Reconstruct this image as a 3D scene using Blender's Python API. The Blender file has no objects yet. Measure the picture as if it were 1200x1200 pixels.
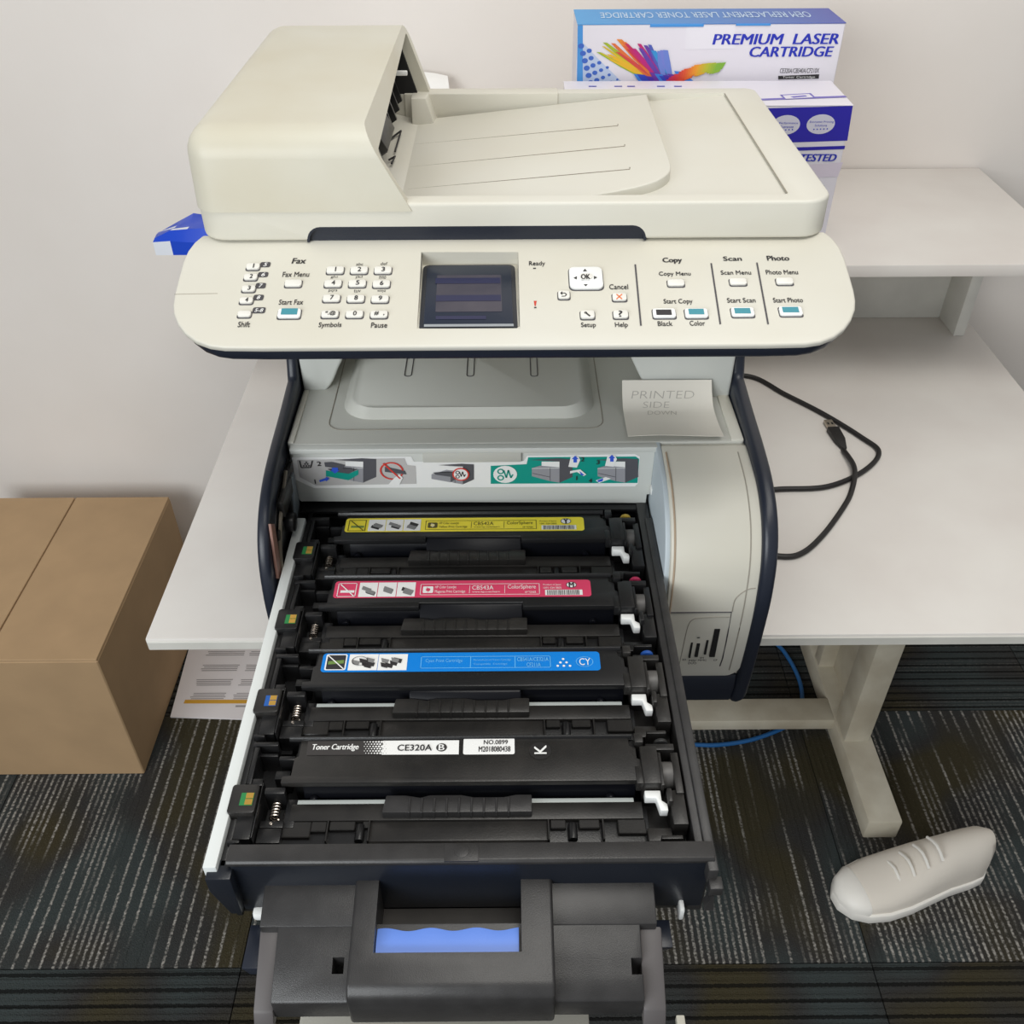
import bpy, bmesh, math, random
from mathutils import Vector, Matrix
random.seed(7)
SC = bpy.context.scene
COL = SC.collection

# ------------------------------------------------------------------ camera
F = 1100.0
CAM = Vector((0.0, 0.0, 1.50))
RM = (Matrix.Rotation(math.radians(-0.20), 3, 'Z') @ Matrix.Rotation(math.radians(90 - 39.3), 3, 'X')
      @ Matrix.Rotation(math.radians(-0.25), 3, 'Z'))
cd = bpy.data.cameras.new('camera'); cam = bpy.data.objects.new('camera', cd); COL.objects.link(cam)
cam.matrix_world = Matrix.Translation(CAM) @ RM.to_4x4()
cd.sensor_width = 36; cd.lens = F / 1200 * 36; cd.clip_start = 0.02
SC.camera = cam
# ------------------------------------------------------------------ world and lights
w = bpy.data.worlds.new('room_light'); SC.world = w; w.use_nodes = True
w.node_tree.nodes['Background'].inputs[0].default_value = (0.95, 0.97, 1.0, 1)
w.node_tree.nodes['Background'].inputs[1].default_value = 0.28
def area(name, loc, target, sx, sy, power, col):
    l = bpy.data.lights.new(name, 'AREA'); l.shape = 'RECTANGLE'; l.size = sx; l.size_y = sy
    l.energy = power; l.color = col
    o = bpy.data.objects.new(name, l); COL.objects.link(o); o.location = loc
    o.rotation_euler = (Vector(target) - Vector(loc)).to_track_quat('-Z', 'Y').to_euler()
area('ceiling_light', (0.35, 0.35, 2.75), (0.1, 0.7, 0.9), 1.5, 0.9, 19, (1.0, 0.97, 0.91))
area('window_light', (-1.5, -1.7, 1.9), (0.0, 0.7, 0.85), 2.0, 1.5, 56, (0.94, 0.98, 1.0))
vs = SC.view_settings
vs.view_transform = 'Standard'; vs.look = 'None'; vs.exposure = 0.2; vs.gamma = 1.0; vs.use_curve_mapping = False

# ------------------------------------------------------------------ pixel to place
def ray(u, v): return RM @ Vector(((u - 600) / F, -(v - 600) / F, -1.0))
def at(u, v, ax, val):
    r = ray(u, v); i = 'xyz'.index(ax); t = (val - CAM[i]) / r[i]
    return CAM + r * t
class Plane:
    def __init__(s, p0, ex, ey):
        s.p = Vector(p0); s.ex = Vector(ex).normalized(); s.ey = Vector(ey).normalized(); s.n = s.ex.cross(s.ey)
        s.M = Matrix((( s.ex.x, s.ey.x, s.n.x, s.p.x), (s.ex.y, s.ey.y, s.n.y, s.p.y), (s.ex.z, s.ey.z, s.n.z, s.p.z), (0, 0, 0, 1)))
    def uv(s, u, v, h=0.0):
        r = ray(u, v); t = (s.p + s.n * h - CAM).dot(s.n) / r.dot(s.n); q = CAM + r * t - s.p
        return (q.dot(s.ex), q.dot(s.ey))
    def pt(s, a, b, h=0): return s.p + s.ex * a + s.ey * b + s.n * h

# ------------------------------------------------------------------ materials
def lin(c):
    return tuple(((x / 255) / 12.92 if x / 255 <= 0.04045 else ((x / 255 + 0.055) / 1.055) ** 2.4) for x in c)
MATS = {}
def mat(name, rgb, rough=0.5, metal=0.0, var=0.0, vscale=6.0, rgb2=None, bump=0.0, bscale=300.0, spec=0.5):
    if name in MATS: return MATS[name]
    m = bpy.data.materials.new(name); m.use_nodes = True; nt = m.node_tree; b = nt.nodes['Principled BSDF']
    c = lin(rgb); b.inputs['Base Color'].default_value = (*c, 1); b.inputs['Roughness'].default_value = rough
    b.inputs['Metallic'].default_value = metal; b.inputs['Specular IOR Level'].default_value = spec
    if var or bump: tc = nt.nodes.new('ShaderNodeTexCoord')
    if var:
        n = nt.nodes.new('ShaderNodeTexNoise'); n.inputs['Scale'].default_value = vscale; n.inputs['Detail'].default_value = 5
        nt.links.new(tc.outputs['Object'], n.inputs['Vector'])
        r = nt.nodes.new('ShaderNodeValToRGB'); r.color_ramp.elements[0].position = 0.35; r.color_ramp.elements[1].position = 0.7
        c2 = lin(rgb2) if rgb2 else tuple(x * (1 - var) for x in c)
        r.color_ramp.elements[0].color = (*c2, 1); r.color_ramp.elements[1].color = (*c, 1)
        nt.links.new(n.outputs['Fac'], r.inputs['Fac']); nt.links.new(r.outputs['Color'], b.inputs['Base Color'])
    if bump:
        n2 = nt.nodes.new('ShaderNodeTexNoise'); n2.inputs['Scale'].default_value = bscale; n2.inputs['Detail'].default_value = 2
        nt.links.new(tc.outputs['Object'], n2.inputs['Vector'])
        bp = nt.nodes.new('ShaderNodeBump'); bp.inputs['Strength'].default_value = bump; bp.inputs['Distance'].default_value = 0.001
        nt.links.new(n2.outputs['Fac'], bp.inputs['Height']); nt.links.new(bp.outputs['Normal'], b.inputs['Normal'])
    MATS[name] = m; return m
CREAM = mat('cream_plastic', (211, 209, 199), 0.42, var=0.08, vscale=5, rgb2=(205, 201, 187), bump=0.06, bscale=900)
CREAM2 = mat('cream_plastic_cover', (204, 201, 187), 0.42, var=0.08, vscale=8, rgb2=(196, 190, 171), bump=0.06, bscale=900)
GREYP = mat('light_grey_plastic', (206, 208, 202), 0.5, var=0.05, vscale=9, bump=0.05, bscale=900)
DECKM = mat('deck_grey_plastic', (198, 198, 190), 0.5, var=0.05, vscale=7, bump=0.08, bscale=900)
NAVY = mat('navy_plastic', (31, 36, 48), 0.36, bump=0.08, bscale=1200)
BLACK = mat('black_plastic', (27, 27, 28), 0.33, bump=0.12, bscale=900)
BLACKS = mat('black_plastic_worn', (46, 44, 42), 0.36, var=0.3, vscale=40, rgb2=(33, 32, 31), bump=0.1, bscale=700)
GLOSS = mat('black_plastic_gloss', (14, 15, 20), 0.3, spec=0.2)
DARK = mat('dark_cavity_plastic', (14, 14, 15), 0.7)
CHAR = mat('charcoal_plastic', (52, 51, 51), 0.38, var=0.25, vscale=60, rgb2=(43, 42, 42), bump=0.15, bscale=1500)
WHITEP = mat('white_plastic', (235, 236, 234), 0.4)
BTN = mat('button_plastic', (226, 224, 217), 0.4)
TEAL = mat('teal_print', (62, 140, 155), 0.5)
INK = mat('dark_ink', (44, 42, 44), 0.6)
SLATE = mat('slate_ink', (70, 68, 72), 0.6)
REDINK = mat('red_ink', (196, 62, 44), 0.6)
ORANGE = mat('orange_ink', (226, 120, 66), 0.6)
WHITEINK = mat('white_ink', (240, 240, 238), 0.55)
PAPER = mat('paper_white', (236, 234, 230), 0.8)
STRIPM = mat('pale_metal_strip', (176, 182, 180), 0.45)
RAILM = mat('pale_rail_plastic', (218, 222, 220), 0.45)
CHROME = mat('spring_steel', (205, 195, 185), 0.25, metal=1.0)
GOLD = mat('gold_contact', (222, 178, 88), 0.3, metal=0.8)
CHIPG = mat('chip_green', (40, 130, 70), 0.5)
CHIPB = mat('chip_blue', (30, 90, 170), 0.5)
BLUEG = mat('blue_grip', (110, 150, 240), 0.4)
GLASS = mat('lcd_glass', (30, 38, 54), 0.3)
LCD = mat('lcd_panel', (72, 68, 78), 0.35, var=0.5, vscale=30, rgb2=(54, 52, 66))
DESKM = mat('desk_laminate', (226, 222, 216), 0.5, var=0.04, vscale=7, rgb2=(218, 212, 206))
DESKE = mat('desk_edge', (214, 212, 204), 0.5, var=0.1, vscale=20)
FRAMEM = mat('desk_frame_paint', (203, 196, 178), 0.5, var=0.25, vscale=14, rgb2=(180, 170, 150))
WALLM = mat('wall_paint', (232, 226, 220), 0.85, var=0.03, vscale=3, rgb2=(226, 219, 212), bump=0.15, bscale=120)
CARD = mat('cardboard', (176, 146, 110), 0.85, var=0.1, vscale=12)
CABLE = mat('black_cable', (30, 28, 28), 0.5)
BLUEC = mat('blue_cable', (28, 92, 150), 0.5)

# ------------------------------------------------------------------ mesh helpers
WL = {}
DRAW = [None]      # uniform scaling about the camera, applied to the sliding drawer and its cartridges
def obj(name, bm, mats, parent=None, angle=35, kind=None):
    bmesh.ops.remove_doubles(bm, verts=bm.verts, dist=1e-7)
    if DRAW[0] is not None: bm.transform(DRAW[0])
    me = bpy.data.meshes.new(name)
    vsx = [v.co for v in bm.verts]
    lo = Vector([min(v[i] for v in vsx) for i in range(3)]); hi = Vector([max(v[i] for v in vsx) for i in range(3)])
    c = Vector(((lo.x + hi.x) / 2, (lo.y + hi.y) / 2, lo.z))
    for v in bm.verts: v.co -= c
    for f in bm.faces: f.smooth = True
    bm.to_mesh(me); bm.free()
    me.set_sharp_from_angle(angle=math.radians(angle))
    for m in (mats if isinstance(mats, (list, tuple)) else [mats]): me.materials.append(m)
    o = bpy.data.objects.new(name, me); COL.objects.link(o)
    WL[o] = c
    o.location = c - (WL[parent] if parent else Vector())
    if parent: o.parent = parent
    if kind: o['kind'] = kind
    return o
def thing(name, label, cat, loc, group=None):
    if DRAW[0] is not None: loc = DRAW[0] @ Vector(loc)
    o = bpy.data.objects.new(name, None); COL.objects.link(o); o.location = loc; o.empty_display_size = 0.05
    WL[o] = Vector(loc); o['label'] = label; o['category'] = cat
    if group: o['group'] = group
    return o
def tag(o, label, cat, group=None):
    o['label'] = label; o['category'] = cat
    if group: o['group'] = group
    return o
def merge(bm, t, M=None, mi=0):
    if M is not None: t.transform(M)
    for f in t.faces: f.material_index = mi
    me = bpy.data.meshes.new('t'); t.to_mesh(me); t.free()
    for p in me.polygons: p.material_index = mi
    bm.from_mesh(me); bpy.data.meshes.remove(me); return bm
def bev(t, off, seg=2, sel=None):
    if off <= 0: return
    es = [e for e in t.edges if (sel is None or sel(e)) and len(e.link_faces) == 2 and e.calc_face_angle(0) > 0.45]
    bmesh.ops.bevel(t, geom=es, offset=off, segments=seg, affect='EDGES', clamp_overlap=True, profile=0.5)
def box(bm, x0, x1, y0, y1, z0, z1, b=0, seg=2, M=None, mi=0):
    if bm is None: bm = bmesh.new()
    t = bmesh.new(); bmesh.ops.create_cube(t, size=1)
    for v in t.verts: v.co = Vector(((x0 + x1) / 2 + v.co.x * abs(x1 - x0), (y0 + y1) / 2 + v.co.y * abs(y1 - y0), (z0 + z1) / 2 + v.co.z * abs(z1 - z0)))
    bev(t, b, seg)
    return merge(bm, t, M, mi)
def hexa(bm, bot, top, b=0, seg=2, M=None, mi=0, sel=None):
    """two loops of equal length, bottom and top (counter-clockwise from above)"""
    if bm is None: bm = bmesh.new()
    t = bmesh.new(); n = len(bot)
    a = [t.verts.new(p) for p in bot]; c = [t.verts.new(p) for p in top]
    t.faces.new(list(reversed(a))); t.faces.new(c)
    for i in range(n): t.faces.new((a[i], a[(i + 1) % n], c[(i + 1) % n], c[i]))
    bmesh.ops.recalc_face_normals(t, faces=t.faces)
    bev(t, b, seg, sel)
    return merge(bm, t, M, mi)
def prism(bm, pts, ax, a0, a1, b=0, seg=2, M=None, mi=0, sel=None):
    f = {'x': lambda p, a: (a, p[0], p[1]), 'y': lambda p, a: (p[0], a, p[1]), 'z': lambda p, a: (p[0], p[1], a)}[ax]
    return hexa(bm, [f(p, a0) for p in pts], [f(p, a1) for p in pts], b, seg, M, mi, sel)
def slab(bm, pts, zb, zt, b=0, seg=2, M=None, mi=0):
    """outline with top and bottom heights as functions of x, y"""
    fb = zb if callable(zb) else (lambda x, y: zb); ft = zt if callable(zt) else (lambda x, y: zt)
    return hexa(bm, [(x, y, fb(x, y)) for x, y in pts], [(x, y, ft(x, y)) for x, y in pts], b, seg, M, mi)
def cyl(bm, c, ax, r, h, n=16, b=0, M=None, mi=0, r2=None):
    if bm is None: bm = bmesh.new()
    t = bmesh.new(); bmesh.ops.create_cone(t, cap_ends=True, segments=n, radius1=r, radius2=r if r2 is None else r2, depth=h)
    bev(t, b, 2, lambda e: max(len(f.verts) for f in e.link_faces) > 4)
    R = {'x': Matrix.Rotation(math.pi / 2, 4, 'Y'), 'y': Matrix.Rotation(math.pi / 2, 4, 'X'), 'z': Matrix.Identity(4)}[ax]
    t.transform(Matrix.Translation(c) @ R)
    return merge(bm, t, M, mi)
def tube(bm, pts, r, n=8, mi=0, closed=False):
    if bm is None: bm = bmesh.new()
    pts = [Vector(p) for p in pts]; rings = []; m = len(pts)
    up = Vector((0, 0, 1))
    for i, p in enumerate(pts):
        a = pts[(i - 1) % m] if (closed or i) else p; c = pts[(i + 1) % m] if (closed or i < m - 1) else p
        d = (c - a).normalized(); s = d.cross(up)
        if s.length < 1e-4: s = d.cross(Vector((1, 0, 0)))
        s.normalize(); q = s.cross(d)
        rings.append([bm.verts.new(p + s * (r * math.cos(2 * math.pi * k / n)) + q * (r * math.sin(2 * math.pi * k / n))) for k in range(n)])
    for i in range(m if closed else m - 1):
        A, Bq = rings[i], rings[(i + 1) % m]
        for k in range(n):
            f = bm.faces.new((A[k], A[(k + 1) % n], Bq[(k + 1) % n], Bq[k])); f.material_index = mi
    if not closed:
        for rr, rev in ((rings[0], False), (rings[-1], True)):
            f = bm.faces.new(list(reversed(rr)) if rev else rr); f.material_index = mi
    bmesh.ops.recalc_face_normals(bm, faces=bm.faces)
    return bm
def smooth_path(P, k=8):
    P = [Vector(p) for p in P]; out = []
    for i in range(len(P) - 1):
        p0 = P[max(i - 1, 0)]; p1 = P[i]; p2 = P[i + 1]; p3 = P[min(i + 2, len(P) - 1)]
        for j in range(k):
            t = j / k
            out.append(0.5 * ((2 * p1) + (p2 - p0) * t + (2 * p0 - 5 * p1 + 4 * p2 - p3) * t * t + (3 * p1 - p0 - 3 * p2 + p3) * t ** 3))
    out.append(P[-1]); return out
def smooth2(P, k=6): return [(p.x, p.y) for p in smooth_path([(a, b, 0) for a, b in P], k)]
def rrect(x0, x1, y0, y1, r, n=6):
    out = []
    rs = r if isinstance(r, (list, tuple)) else (r, r, r, r)   # corners: x0y0, x1y0, x1y1, x0y1
    for (cx, cy, a0, rr) in ((x0, y0, 180, rs[0]), (x1, y0, 270, rs[1]), (x1, y1, 0, rs[2]), (x0, y1, 90, rs[3])):
        ox = cx + rr if cx == x0 else cx - rr; oy = cy + rr if cy == y0 else cy - rr
        if rr <= 0: out.append((cx, cy)); continue
        for i in range(n + 1):
            a = math.radians(a0 + 90 * i / n); out.append((ox + rr * math.cos(a), oy + rr * math.sin(a)))
    return out
def boolean(bm, cut):
    def mk(b):
        bmesh.ops.recalc_face_normals(b, faces=b.faces)
        me = bpy.data.meshes.new('t'); b.to_mesh(me); b.free(); o = bpy.data.objects.new('t', me); COL.objects.link(o); return o
    a = mk(bm); c = mk(cut)
    md = a.modifiers.new('b', 'BOOLEAN'); md.operation = 'DIFFERENCE'; md.object = c; md.solver = 'EXACT'
    dg = bpy.context.evaluated_depsgraph_get(); dg.update()
    me = bpy.data.meshes.new_from_object(a.evaluated_get(dg))
    r = bmesh.new(); r.from_mesh(me)
    for f in r.faces: f.material_index = 0
    for o in (a, c):
        m = o.data; bpy.data.objects.remove(o); bpy.data.meshes.remove(m)
    bpy.data.meshes.remove(me)
    return r
_T = {}
def glyphs(s, shear=0, bold=0):
    k = (s, shear, bold)
    if k not in _T:
        cu = bpy.data.curves.new('t', 'FONT'); cu.body = s; cu.shear = shear; cu.offset = bold; cu.resolution_u = 3; cu.size = 1
        o = bpy.data.objects.new('t', cu); me = o.to_mesh()
        _T[k] = ([tuple(v.co[:2]) for v in me.vertices], [tuple(p.vertices) for p in me.polygons])
        o.to_mesh_clear(); bpy.data.objects.remove(o); bpy.data.curves.remove(cu)
    return _T[k]
class Print:
    """flat print on a surface: polygons and lettering, one mesh with one slot for each ink"""
    def __init__(s, plane): s.pl = plane; s.bm = bmesh.new(); s.mats = []
    def mi(s, m):
        if m not in s.mats: s.mats.append(m)
        return s.mats.index(m)
    def loc(s, pts, m, h=0.0003):
        vs_ = [s.bm.verts.new(s.pl.pt(a, b, h)) for a, b in pts]
        try:
            f = s.bm.faces.new(vs_); f.material_index = s.mi(m); f.normal_update()
            if f.normal.dot(s.pl.n) < 0: f.normal_flip()
            if len(vs_) > 4: bmesh.ops.triangulate(s.bm, faces=[f])
        except ValueError: pass
    def poly(s, px, m, h=0.0003): s.loc([s.pl.uv(*p, h) for p in px], m, h)
    def rect(s, u0, v0, u1, v1, m, h=0.0003, r=0.0):
        a0, b0 = s.pl.uv((u0 + u0) / 2, (v0 + v1) / 2, h)[0], s.pl.uv((u0 + u1) / 2, v1, h)[1]
        a1, b1 = s.pl.uv(u1, (v0 + v1) / 2, h)[0], s.pl.uv((u0 + u1) / 2, v0, h)[1]
        s.loc(rrect(a0, a1, b0, b1, min(r, abs(b1 - b0) / 2.1), 4) if r else [(a0, b0), (a1, b0), (a1, b1), (a0, b1)], m, h)
    def frame(s, u0, v0, u1, v1, m, wd, h=0.0004):
        a0, a1 = s.pl.uv(u0, (v0 + v1) / 2, h)[0], s.pl.uv(u1, (v0 + v1) / 2, h)[0]
        b0, b1 = s.pl.uv((u0 + u1) / 2, v1, h)[1], s.pl.uv((u0 + u1) / 2, v0, h)[1]
        for q in ((a0, a1, b0, b0 + wd), (a0, a1, b1 - wd, b1), (a0, a0 + wd, b0, b1), (a1 - wd, a1, b0, b1)):
            s.loc([(q[0], q[2]), (q[1], q[2]), (q[1], q[3]), (q[0], q[3])], m, h)
    def line(s, u0, v0, u1, v1, m, wd, h=0.0004):
        a = Vector(s.pl.uv(u0, v0, h)); b = Vector(s.pl.uv(u1, v1, h)); d = (b - a).normalized() * wd / 2; n = Vector((-d.y, d.x))
        s.loc([tuple(a - n), tuple(b - n), tuple(b + n), tuple(a + n)], m, h)
    def disc(s, u, v, ru, m, h=0.0004, r_in=None, asp=1.0, n=20):
        a, b = s.pl.uv(u, v, h); r = s.pl.uv(u + ru, v, h)[0] - a
        P = [(a + r * math.cos(2 * math.pi * k / n), b + asp * r * math.sin(2 * math.pi * k / n)) for k in range(n)]
        if r_in is None: s.loc(P, m, h)
        else:
            Q = [(a + (x - a) * r_in, b + (y - b) * r_in) for x, y in P]
            for k in range(n): s.loc([P[k], P[(k + 1) % n], Q[(k + 1) % n], Q[k]], m, h)
    def text(s, t, u0, v0, u1, v1, m, h=0.0004, shear=0, bold=0.0, flip=False, rot=0):
        vx, fc = glyphs(t, shear, 0)
        if not vx: return
        if rot: vx = [(-y, x) if rot > 0 else (y, -x) for x, y in vx]
        lo = [min(p[i] for p in vx) for i in (0, 1)]; hi = [max(p[i] for p in vx) for i in (0, 1)]
        um, vm = (u0 + u1) / 2, (v0 + v1) / 2
        a0, a1 = s.pl.uv(u0, vm, h)[0], s.pl.uv(u1, vm, h)[0]; b0, b1 = s.pl.uv(um, v1, h)[1], s.pl.uv(um, v0, h)[1]
        nat = (hi[0] - lo[0]) / (hi[1] - lo[1]) * (b1 - b0)
        if len(t) == 1 and nat < 0.6 * (a1 - a0): a0, a1 = (a0 + a1 - nat) / 2, (a0 + a1 + nat) / 2
        if flip: a0, a1, b0, b1 = a1, a0, b1, b0
        k = s.mi(m); dx = bold * abs(b1 - b0) * 1.2
        for li, sh in enumerate((-dx, dx, 0) if bold else (0,)):
            vv = []
            for x, y in vx:
                a = a0 + (a1 - a0) * (x - lo[0]) / (hi[0] - lo[0]) + sh; b = b0 + (b1 - b0) * (y - lo[1]) / (hi[1] - lo[1])
                vv.append(s.bm.verts.new(s.pl.pt(a, b, h + li * 0.00009)))
            for f in fc:
                try:
                    q = s.bm.faces.new([vv[i] for i in f]); q.material_index = k
                except ValueError: pass
    def build(s, name, parent, stuff=False):
        return obj(name, s.bm, s.mats, parent, kind='stuff' if stuff else None)
XP, YP, ZP = (1, 0, 0), (0, 1, 0), (0, 0, 1)

# ================================================================== SETTING
fl = obj('floor', box(None, -3.5, 3.5, -1.3, 1.58, -0.05, -0.006), mat('subfloor', (60, 60, 60), 0.9)); fl['kind'] = 'structure'
wb = obj('wall_back', box(None, -3.5, 3.5, 1.58, 1.70, -0.05, 2.7), WALLM); wb['kind'] = 'structure'
bb = obj('baseboard_back', box(None, -3.5, 3.5, 1.566, 1.58, 0, 0.07, 0.003), mat('baseboard_paint', (205, 198, 188), 0.6)); bb['kind'] = 'structure'
# carpet: stripes run along each tile, alternate rows are laid a quarter turn round
cm = bpy.data.materials.new('striped_carpet'); cm.use_nodes = True; nt = cm.node_tree; L = nt.links
bs = nt.nodes['Principled BSDF']; bs.inputs['Roughness'].default_value = 0.95; bs.inputs['Specular IOR Level'].default_value = 0.1
def N(t, **kw):
    n = nt.nodes.new(t)
    for k, v in kw.items(): setattr(n, k, v)
    return n
def math_(op, a, b=None, c=None):
    n = N('ShaderNodeMath', operation=op)
    for i, x in enumerate((a, b, c)):
        if x is None: continue
        if isinstance(x, (int, float)): n.inputs[i].default_value = x
        else: L.new(x, n.inputs[i])
    return n.outputs[0]
tc = N('ShaderNodeTexCoord'); oi = N('ShaderNodeObjectInfo'); sx = N('ShaderNodeSeparateXYZ'); L.new(tc.outputs['Object'], sx.inputs[0])
sc_ = N('ShaderNodeSeparateColor'); L.new(oi.outputs['Color'], sc_.inputs[0])
off = N('ShaderNodeVectorMath', operation='ADD'); L.new(tc.outputs['Object'], off.inputs[0])
cmb = N('ShaderNodeCombineXYZ'); L.new(math_('MULTIPLY', oi.outputs['Random'], 37.0), cmb.inputs[2]); L.new(cmb.outputs[0], off.inputs[1])
def noise(scale, detail=2, stretch=None):
    n = N('ShaderNodeTexNoise'); n.inputs['Scale'].default_value = scale; n.inputs['Detail'].default_value = detail
    src = off.outputs[0]
    if stretch:
        mp = N('ShaderNodeMapping'); mp.inputs['Scale'].default_value = stretch; L.new(src, mp.inputs[0]); src = mp.outputs[0]
    L.new(src, n.inputs['Vector']); return n.outputs['Fac']
wob = math_('MULTIPLY', math_('SUBTRACT', noise(220, 2), 0.5), 0.0042)
xx = math_('ADD', sx.outputs[0], wob)
per = 0.0108
cell = math_('DIVIDE', xx, per)
idx = math_('FLOOR', cell)
saw = math_('ABSOLUTE', math_('SUBTRACT', math_('FRACT', cell), 0.5))
line = math_('MINIMUM', math_('MAXIMUM', math_('MULTIPLY', math_('SUBTRACT', 0.27, saw), 7.0), 0.0), 1.0)
odd = math_('MODULO', math_('ABSOLUTE', idx), 2.0)
dense = math_('MINIMUM', math_('MAXIMUM', math_('MULTIPLY', math_('SUBTRACT', noise(5.5, 1, (1, 0.4, 1)), 0.46), 12.0), 0.0), 1.0)
keep_ = math_('MAXIMUM', odd, dense)
blot = N('ShaderNodeValToRGB'); blot.color_ramp.elements[0].position = 0.44; blot.color_ramp.elements[1].position = 0.505
cmb2 = N('ShaderNodeCombineXYZ'); L.new(idx, cmb2.inputs[0]); L.new(math_('MULTIPLY', sx.outputs[1], 6.0), cmb2.inputs[1]); L.new(math_('MULTIPLY', oi.outputs['Random'], 37.0), cmb2.inputs[2])
nb = N('ShaderNodeTexNoise'); nb.inputs['Scale'].default_value = 0.35; nb.inputs['Detail'].default_value = 2; L.new(cmb2.outputs[0], nb.inputs['Vector'])
L.new(math_('ADD', math_('MULTIPLY', nb.outputs['Fac'], 0.55), math_('MULTIPLY', noise(4.5, 1), 0.45)), blot.inputs[0])
tuft = math_('MAXIMUM', math_('MULTIPLY', math_('SUBTRACT', noise(260, 2, (0.7, 1.0, 1)), 0.34), 3.6), 0.08)
speck = math_('MULTIPLY', math_('GREATER_THAN', noise(420, 2), 0.64), 0.2)
amt = math_('ADD', math_('MULTIPLY', math_('MULTIPLY', math_('MULTIPLY', line, keep_), blot.outputs[0]), sc_.outputs[0]), math_('MULTIPLY', speck, sc_.outputs[1]))
amt = math_('MINIMUM', math_('MULTIPLY', math_('MULTIPLY', amt, tuft), 0.85), 1.0)
tint = N('ShaderNodeValToRGB'); e = tint.color_ramp.elements
e[0].position = 0.38; e[0].color = (*lin((58, 64, 64)), 1); e[1].position = 0.62; e[1].color = (*lin((62, 57, 42)), 1)
k_ = e.new(0.5); k_.color = (*lin((54, 53, 52)), 1)
L.new(noise(5.0, 1), tint.inputs[0])
mx = N('ShaderNodeMix', data_type='RGBA'); L.new(amt, mx.inputs[0]); L.new(tint.outputs[0], mx.inputs[6]); mx.inputs[7].default_value = (*lin((168, 164, 157)), 1)
# dark furrows on the plain rows
fur = math_('MULTIPLY', math_('MULTIPLY', math_('GREATER_THAN', math_('ABSOLUTE', math_('SUBTRACT', math_('FRACT', math_('DIVIDE', xx, 0.024)), 0.5)), 0.38), sc_.outputs[2]), 0.8)
mx2 = N('ShaderNodeMix', data_type='RGBA'); L.new(fur, mx2.inputs[0]); L.new(mx.outputs[2], mx2.inputs[6]); mx2.inputs[7].default_value = (*lin((14, 14, 13)), 1)
L.new(mx2.outputs[2], bs.inputs['Base Color'])
bp = N('ShaderNodeBump'); bp.inputs['Strength'].default_value = 0.8; bp.inputs['Distance'].default_value = 0.003
L.new(math_('ADD', noise(500, 2), math_('MULTIPLY', math_('MULTIPLY', line, keep_), 0.5)), bp.inputs['Height']); L.new(bp.outputs[0], bs.inputs['Normal'])
tile0 = None
for r in range(-4, 2):
    y0 = 0.697 + 0.5 * r
    for c in range(-7, 7):
        x0 = 0.07 + 0.5 * c
        if tile0 is None:
            tile0 = obj('carpet_tile', box(None, x0 + 0.0008, x0 + 0.4992, y0 + 0.0008, y0 + 0.4992, -0.006, 0.0, 0.0006, 1), cm, fl); t = tile0
        else:
            t = tile0.copy(); COL.objects.link(t); t.location = Vector((x0 + 0.25, y0 + 0.25, -0.006)) - WL[fl]
        t.parent = fl
        turned = (r % 2 != 0)
        t.rotation_euler = (0, 0, math.pi / 2 if turned else 0)
        t.color = (0.12, 0.35, 1.0, 1) if turned else (1.0, 0.6, 0.0, 1)
        if turned and r < 0: t.color = (0.0, 0.25, 1.0, 1)
# the far row is trimmed at the wall
for t in list(fl.children):
    if t.location.y + WL[fl].y + 0.25 > 1.58:
        t.scale = (0.766, 1, 1) if abs(t.rotation_euler[2]) > 1 else (1, 0.766, 1)
        t.location.y -= 0.0585

# ================================================================== DESK
TZ = 0.74
desk = thing('desk', 'white laminate office desk with pale painted metal frame carrying the printer', 'desk', (0.15, 1.1, 0))
obj('tabletop', box(None, -0.402, 0.78, 0.712, 1.475, TZ - 0.018, TZ, 0.0025, 2), DESKM, desk)
obj('edge_band', box(None, -0.4005, 0.7785, 0.7105, 0.716, TZ - 0.0165, TZ - 0.0035, 0.001, 1), DESKE, desk)
for sgn, X0 in ((1, 0.62), (-1, -0.30)):
    X1 = X0 + 0.06
    obj('foot_rail', box(None, X0, X1, 0.915, 1.44, 0.0, 0.05, 0.004), FRAMEM, desk)
    obj('leg_post', box(None, X0 + 0.004, X1 - 0.008, 1.085, 1.145, 0.048, TZ - 0.017, 0.004), FRAMEM, desk)
    obj('leg_post', box(None, X0 + 0.004, X1 - 0.02, 1.27, 1.30, 0.048, TZ - 0.017, 0.003), FRAMEM, desk)
    obj('leg_panel', box(None, X0 + 0.035, X0 + 0.042, 1.14, 1.275, 0.048, TZ - 0.017, 0.001), FRAMEM, desk)
    obj('top_bracket', box(None, X0 + 0.005, X1 - 0.01, 0.80, 1.42, TZ - 0.05, TZ - 0.0175, 0.003), FRAMEM, desk)
obj('crossbar', box(None, -0.245, 0.622, 1.135, 1.19, 0.022, 0.05, 0.003), FRAMEM, desk)
# ---- shelf on the back of the desk
p = at(1004, 311, 'y', 1.2); SH = p.z
shelf = thing('desk_shelf', 'low white shelf standing on the back of the desk behind the printer', 'shelf', (0.3, 1.38, TZ))
obj('shelf_board', box(None, -0.43, 0.79, 1.20, 1.575, SH - 0.018, SH, 0.002), DESKM, shelf)
obj('back_panel', box(None, -0.34, 0.76, 1.445, 1.462, TZ, SH - 0.017, 0.001), DESKE, shelf)
for X in (-0.34, 0.2, 0.735):
    obj('support_panel', box(None, X, X + 0.018, 1.38, 1.447, TZ, SH - 0.017, 0.001), DESKE, shelf)

# ================================================================== PRINTER
PR = thing('multifunction_printer', 'cream and navy multifunction laser printer with its toner drawer pulled out', 'printer', (0.0, 0.85, TZ))
XL, XR = -0.222, 0.237
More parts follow.
